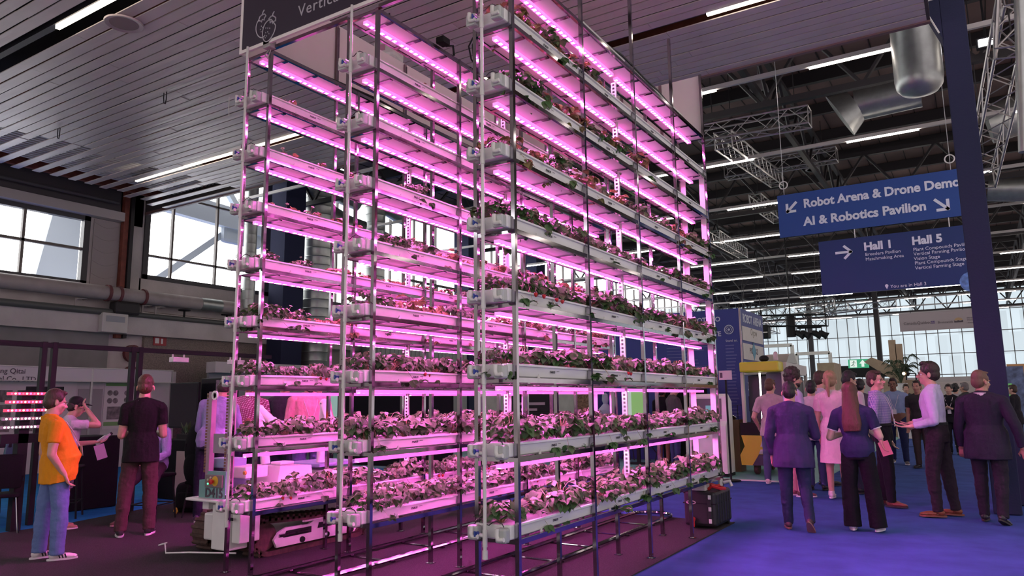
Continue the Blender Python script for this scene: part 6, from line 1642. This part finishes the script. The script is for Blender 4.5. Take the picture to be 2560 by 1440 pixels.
P['suit'] = person('man in a purple blue blazer and jeans walking away', (1996, 1322), 953, 4, 'fair', 'black', 'crop',
    dict(m=c_((.042, .030, .095), .7), kind='jacket', sleeve=1.92, collar=c_((.042, .030, .095), .7)), dict(m=c_((.024, .028, .07)), fold=.008), (mat('oxblood shoe', (.05, .02, .025), .5), mat('tan rubber sole', (.25, .12, .1), .6)),
    arms={'R': ((.22, .25, -1), (-.45, .95, .15), None, .7), 'L': ((.22, -.05, -1), (-.1, .35, -1))}, legs={'L': ((.03, .05, -1), (.0, -.02, -1)), 'R': ((.03, .02, -1), (.10, -.42, -.9), .75)}, head=(4, 0, 4), wide=1.08, lean=(2, 0, 0))
P['jeans'] = person('dark haired person in a white shirt and jeans left of the blond woman', (2046, 1224), 951, 8, 'fair', 'black', 'short',
    dict(m=c_((.60, .50, .54)), kind='shirt', sleeve=1.4, long=True), dict(m=c_((.05, .06, .15))), (BLACK_SHOE, DARK_SOLE), arms={'R': ((.15, .1, -1), (-.3, .8, .1)), 'L': ((.2, .0, -1), (-.1, .6, -.5))})
P['blond'] = person('blond woman in a pale pink dress and white trainers holding a laptop', (2098, 1246), 928, 16, 'fair', 'blond', 'pony',
    dict(m=c_((.66, .50, .52)), kind='dress', sleeve=.6), None, (WHITE_SHOE, WHITE_SOLE), arms={'L': ((.18, .05, -1), (-.05, .35, -1)), 'R': ((.15, .1, -1), (-.3, .9, .1))}, fem=True)
P['tall'] = person('tall brown haired man showing his head above the blond woman', (2068, 1212), 912, 60, 'fair', 'brown', 'quiff',
    dict(m=c_((.45, .42, .52)), kind='shirt', sleeve=1.9, long=True), dict(m=c_((.05, .05, .08))), (BLACK_SHOE, DARK_SOLE), head=(8, 0, 0))
P['nape'] = person('dark haired man in a white shirt turned away behind the auburn woman', (2140, 1232), 926, 38, 'fair', 'black', 'short',
    dict(m=c_((.60, .50, .55)), kind='shirt', sleeve=1.9, long=True), dict(m=c_((.04, .04, .07))), (BLACK_SHOE, DARK_SOLE), head=(16, 0, 20))
P['auburn'] = person('woman with long auburn hair in a navy polo and wide black trousers', (2160, 1325), 957, 10, 'pale', 'auburn', 'long',
    dict(m=c_((.026, .024, .075)), kind='polo', sleeve=.66, trim=M_badge, long=False), dict(m=c_((.008, .007, .010)), flare=.026, fold=.005), (WHITE_SHOE, WHITE_SOLE),
    arms={'R': ((.35, .02, -1), (-.5, .85, .2), None, .7), 'L': ((.35, -.02, -1), (-.45, .85, .15), None, .7)}, legs={'R': ((.10, .0, -1), (.08, -.02, -1)), 'L': ((.08, -.02, -1), (-.02, -.04, -1))}, fem=True, wide=1.08, head=(3, 0, 4), lean=(1, -3, 0))
P['check'] = person('man in a checked shirt with lanyard looking right holding leaflets', (2222, 1264), 925, 100, 'fair', 'brown', 'short',
    dict(m=c_((.60, .50, .66), pattern='check'), kind='shirt', sleeve=1.45, hem='tucked', fold=.008), dict(m=c_((.013, .011, .016)), belt=True), (mat('cognac shoe', (.19, .05, .035), .4), DARK_SOLE),
    arms={'R': ((.3, -.05, -1), (.0, .28, -1), None, .6), 'L': ((.2, -.05, -1), (-.1, .4, -1))}, legs={'R': ((.05, .12, -1), (.0, .02, -1)), 'L': ((.06, -.10, -1), (.0, -.06, -1))}, head=(-2, 0, 14), lean=(-3, 0, 0), lanyard=True)
P['blue'] = person('man in a light blue shirt with lanyard walking towards the camera', (2250, 1160), 944, 184, 'brown', 'dark', 'short',
    dict(m=c_((.22, .30, .46)), kind='shirt', sleeve=.85, hem='tucked'), dict(m=c_((.025, .03, .085)), belt=True), (mat('grey trainer', (.16, .13, .14), .7), WHITE_SOLE),
    arms={'R': ((.2, .05, -1), (.0, .2, -1)), 'L': ((.22, .0, -1), (.05, .15, -1))}, legs={'R': ((.04, -.15, -1), (.02, -.3, -1)), 'L': ((.06, .12, -1), (.03, .02, -1))}, lanyard=True, belly=.03, wide=1.08, glasses=True)
P['dark'] = person('man in dark clothes standing behind the gesturing man', (2312, 1170), 950, 200, 'tan', 'dark', 'crop',
    dict(m=c_((.03, .03, .032)), kind='tee', sleeve=.6, long=True), dict(m=c_((.05, .035, .035))), (BLACK_SHOE, DARK_SOLE))
P['gesture'] = person('man in a pale lilac shirt and dark trousers gesturing with a phone', (2362, 1290), 903, -84, 'fair', 'dark', 'quiff',
    dict(m=c_((.50, .44, .64)), kind='shirt', sleeve=1.86, hem='tucked', fold=.009), dict(m=c_((.03, .019, .028)), fold=.008, belt=True), (BROWN_SHOE, mat('tan welt', (.20, .07, .04), .6)),
    arms={'L': ((.1, -.08, -1), (-.05, .92, -.26), (-.05, .96, .02), .25), 'R': ((.12, .1, -1), (-.12, .95, -.18), (-.05, .98, -.05), .35)}, legs={'L': ((.04, .16, -1), (.02, -.04, -1)), 'R': ((.05, -.14, -1), (.0, -.10, -1))}, head=(-3, 0, -4), lean=(2, 0, 0), wide=1.04)
P['darksuit'] = person('balding man in a dark suit walking away at the right', (2488, 1305), 924, 14, 'tan', 'fawn', 'crop',
    dict(m=c_((.022, .018, .034), .7), kind='jacket', sleeve=1.94, collar=c_((.55, .5, .52))), dict(m=c_((.022, .017, .026)), fold=.008), (BLACK_SHOE, DARK_SOLE),
    arms={'L': ((.25, .1, -1), (.05, .3, -1), None, .6), 'R': ((.4, -.1, -1), (.15, .2, -1))}, legs={'L': ((.03, .12, -1), (.0, -.02, -1)), 'R': ((.04, -.05, -1), (.02, -.30, -1), .4)}, head=(2, 0, 30), wide=1.12, belly=.02)
# ---- between racks and at a distance
P['blazer'] = person('man in a grey blazer and blue trousers at the white kiosk behind the right rack', (1690, 1165), 958, 66, 'fair', 'brown', 'short',
    dict(m=c_((.095, .075, .085)), kind='jacket', sleeve=1.9), dict(m=c_((.055, .065, .16))), (BLACK_SHOE, DARK_SOLE), arms={'R': ((.1, .3, -1), (-.1, .95, .1), None, .8), 'L': ((.1, .1, -1), (0, .6, -.6))}, head=(12, 0, 0), wide=1.1)
P['heels'] = person('person in black standing left of the grey blazer behind the right rack', (1662, 1160), 965, 30, 'brown', 'black', 'short',
    dict(m=c_((.012, .011, .014)), kind='jacket', sleeve=1.9), None, (BLACK_SHOE, DARK_SOLE), fem=True)
P['vest'] = person('woman in black with a white lanyard among the far crowd', (2388, 1136), 960, 190, 'fair', 'dark', 'short', dict(m=c_((.014, .013, .018)), kind='shirt', sleeve=1.9, long=True), dict(m=c_((.014, .013, .018))), (BLACK_SHOE, DARK_SOLE), arms={'R': ((.15, .2, -1), (-.6, .8, .2)), 'L': ((.15, .2, -1), (-.6, .8, .2))}, lanyard=True, fem=True)
P['crowd'] = person('black haired person just right of the woman in black, far off', (2403, 1120), 961, 30, 'fair', 'black', 'curly', dict(m=c_((.40, .36, .40)), kind='shirt', sleeve=1.9, long=True), dict(m=c_((.03, .03, .05))), (BLACK_SHOE, DARK_SOLE))
P['crowd2'] = person('grey haired man between the far crowd and the dark suit', (2428, 1130), 956, -60, 'tan', 'grey', 'short', dict(m=c_((.05, .05, .055)), kind='jacket', sleeve=1.9), dict(m=c_((.03, .03, .04))), (BLACK_SHOE, DARK_SOLE))
P['edge'] = person('dark jacketed person at the right edge behind the green screen', (2550, 1130), 962, -70, 'fair', 'brown', 'short', dict(m=c_((.02, .018, .024)), kind='jacket', sleeve=1.9), dict(m=c_((.02, .02, .03))), (BLACK_SHOE, DARK_SOLE))
P['passer'] = person('person in jeans and trainers walking far behind the light blue shirt', (2278, 1115), 960, 175, 'fair', 'brown', 'short', dict(m=c_((.05, .05, .07)), kind='tee', sleeve=.6, long=True), dict(m=c_((.02, .025, .06))), (BLACK_SHOE, WHITE_SOLE))
P['pony'] = person('black haired head between the white shirt and the checked shirt', (2168, 1180), 948, 20, 'fair', 'black', 'bob', dict(m=c_((.1, .08, .12)), kind='shirt', sleeve=1.9, long=True), dict(m=c_((.03, .03, .05))), (BLACK_SHOE, DARK_SOLE), fem=True)
fire()

# ---- what they hold
def held(name, label, cat, c, size, R, m):
    b = MB(); b.obox(c, size, R, .002); return tag(b.build(name, m), label, cat)
q = P['gesture']; J = q['J']; f = q['M'].to_3x3() @ q['J']['hdL']
held('smartphone', 'phone held flat in the hand of the gesturing man', 'phone', J['wrL'] + f * .155 + Vector((0, 0, .018)), (.075, .15, .009), q['M'].to_3x3() @ Matrix.Rotation(.08, 3, 'X'), M_black)
q = P['blond']; J = q['J']; held('laptop', 'slim laptop carried at the side of the blond woman', 'laptop', J['wrL'] + Vector((0, 0, -.04)) + q['M'].to_3x3() @ Vector((.035, .06, 0)), (.016, .30, .21), q['M'].to_3x3(), mat('lilac grey', (.2, .17, .22), .4))
q = P['check']; J = q['J']; held('leaflet', 'reddish leaflets in the hand of the checked shirt man', 'leaflet', J['wrR'] + Vector((0, 0, -.10)) + q['M'].to_3x3() @ Vector((.02, .05, 0)), (.006, .14, .20), q['M'].to_3x3() @ Matrix.Rotation(.3, 3, 'X'), mat('pink paper', (.6, .25, .25), .6))
q = P['cap']; J = q['J']; f = q['M'].to_3x3()
b = MB(); c0 = J['wrL'] + f @ Vector((0, .07, .02)); d = f @ Vector((0, .8, .6)); d.normalize(); b.lathe(c0 - d * .08, [(.03, 0), (.034, .02), (.034, .15), (.016, .19), (.016, .22)], 12, d)
o = tag(b.build('water_bottle', M_clear, smooth=True), 'clear bottle in the hand of the man with the cap', 'bottle'); b = MB(); b.bar(c0 + d * .14, c0 + d * .165, .02, n=10); b.build('bottle_cap', M_black, o)
held('brochure', 'pinkish papers hanging from the hand of the man with the cap', 'papers', J['wrL'] + f @ Vector((.02, .07, -.13)), (.006, .13, .20), f @ Matrix.Rotation(.3, 3, 'X'), mat('mauve paper', (.42, .32, .42), .7))
q = P['pink']; J = q['J']; f = q['M'].to_3x3(); b = MB(); b.lathe(J['wrL'] + (f @ q['J']['hdL']) * .07 + Vector((0, 0, -.03)) + f @ Vector((0, .04, 0)), [(.026, 0), (.036, .09), (.034, .09), (.025, .005)], 14); tag(b.build('paper_cup', M_white, smooth=True), 'white cup in the hand of the pink shirt man', 'cup')
q = P['blazer']; J = q['J']; f = q['M'].to_3x3(); b = MB(); b.bar(J['wrR'] + f @ Vector((0, .06, .0)), J['wrR'] + f @ Vector((0, .18, .07)), .006); tag(b.build('stylus', M_black), 'black pen in the hand of the man at the kiosk', 'pen')
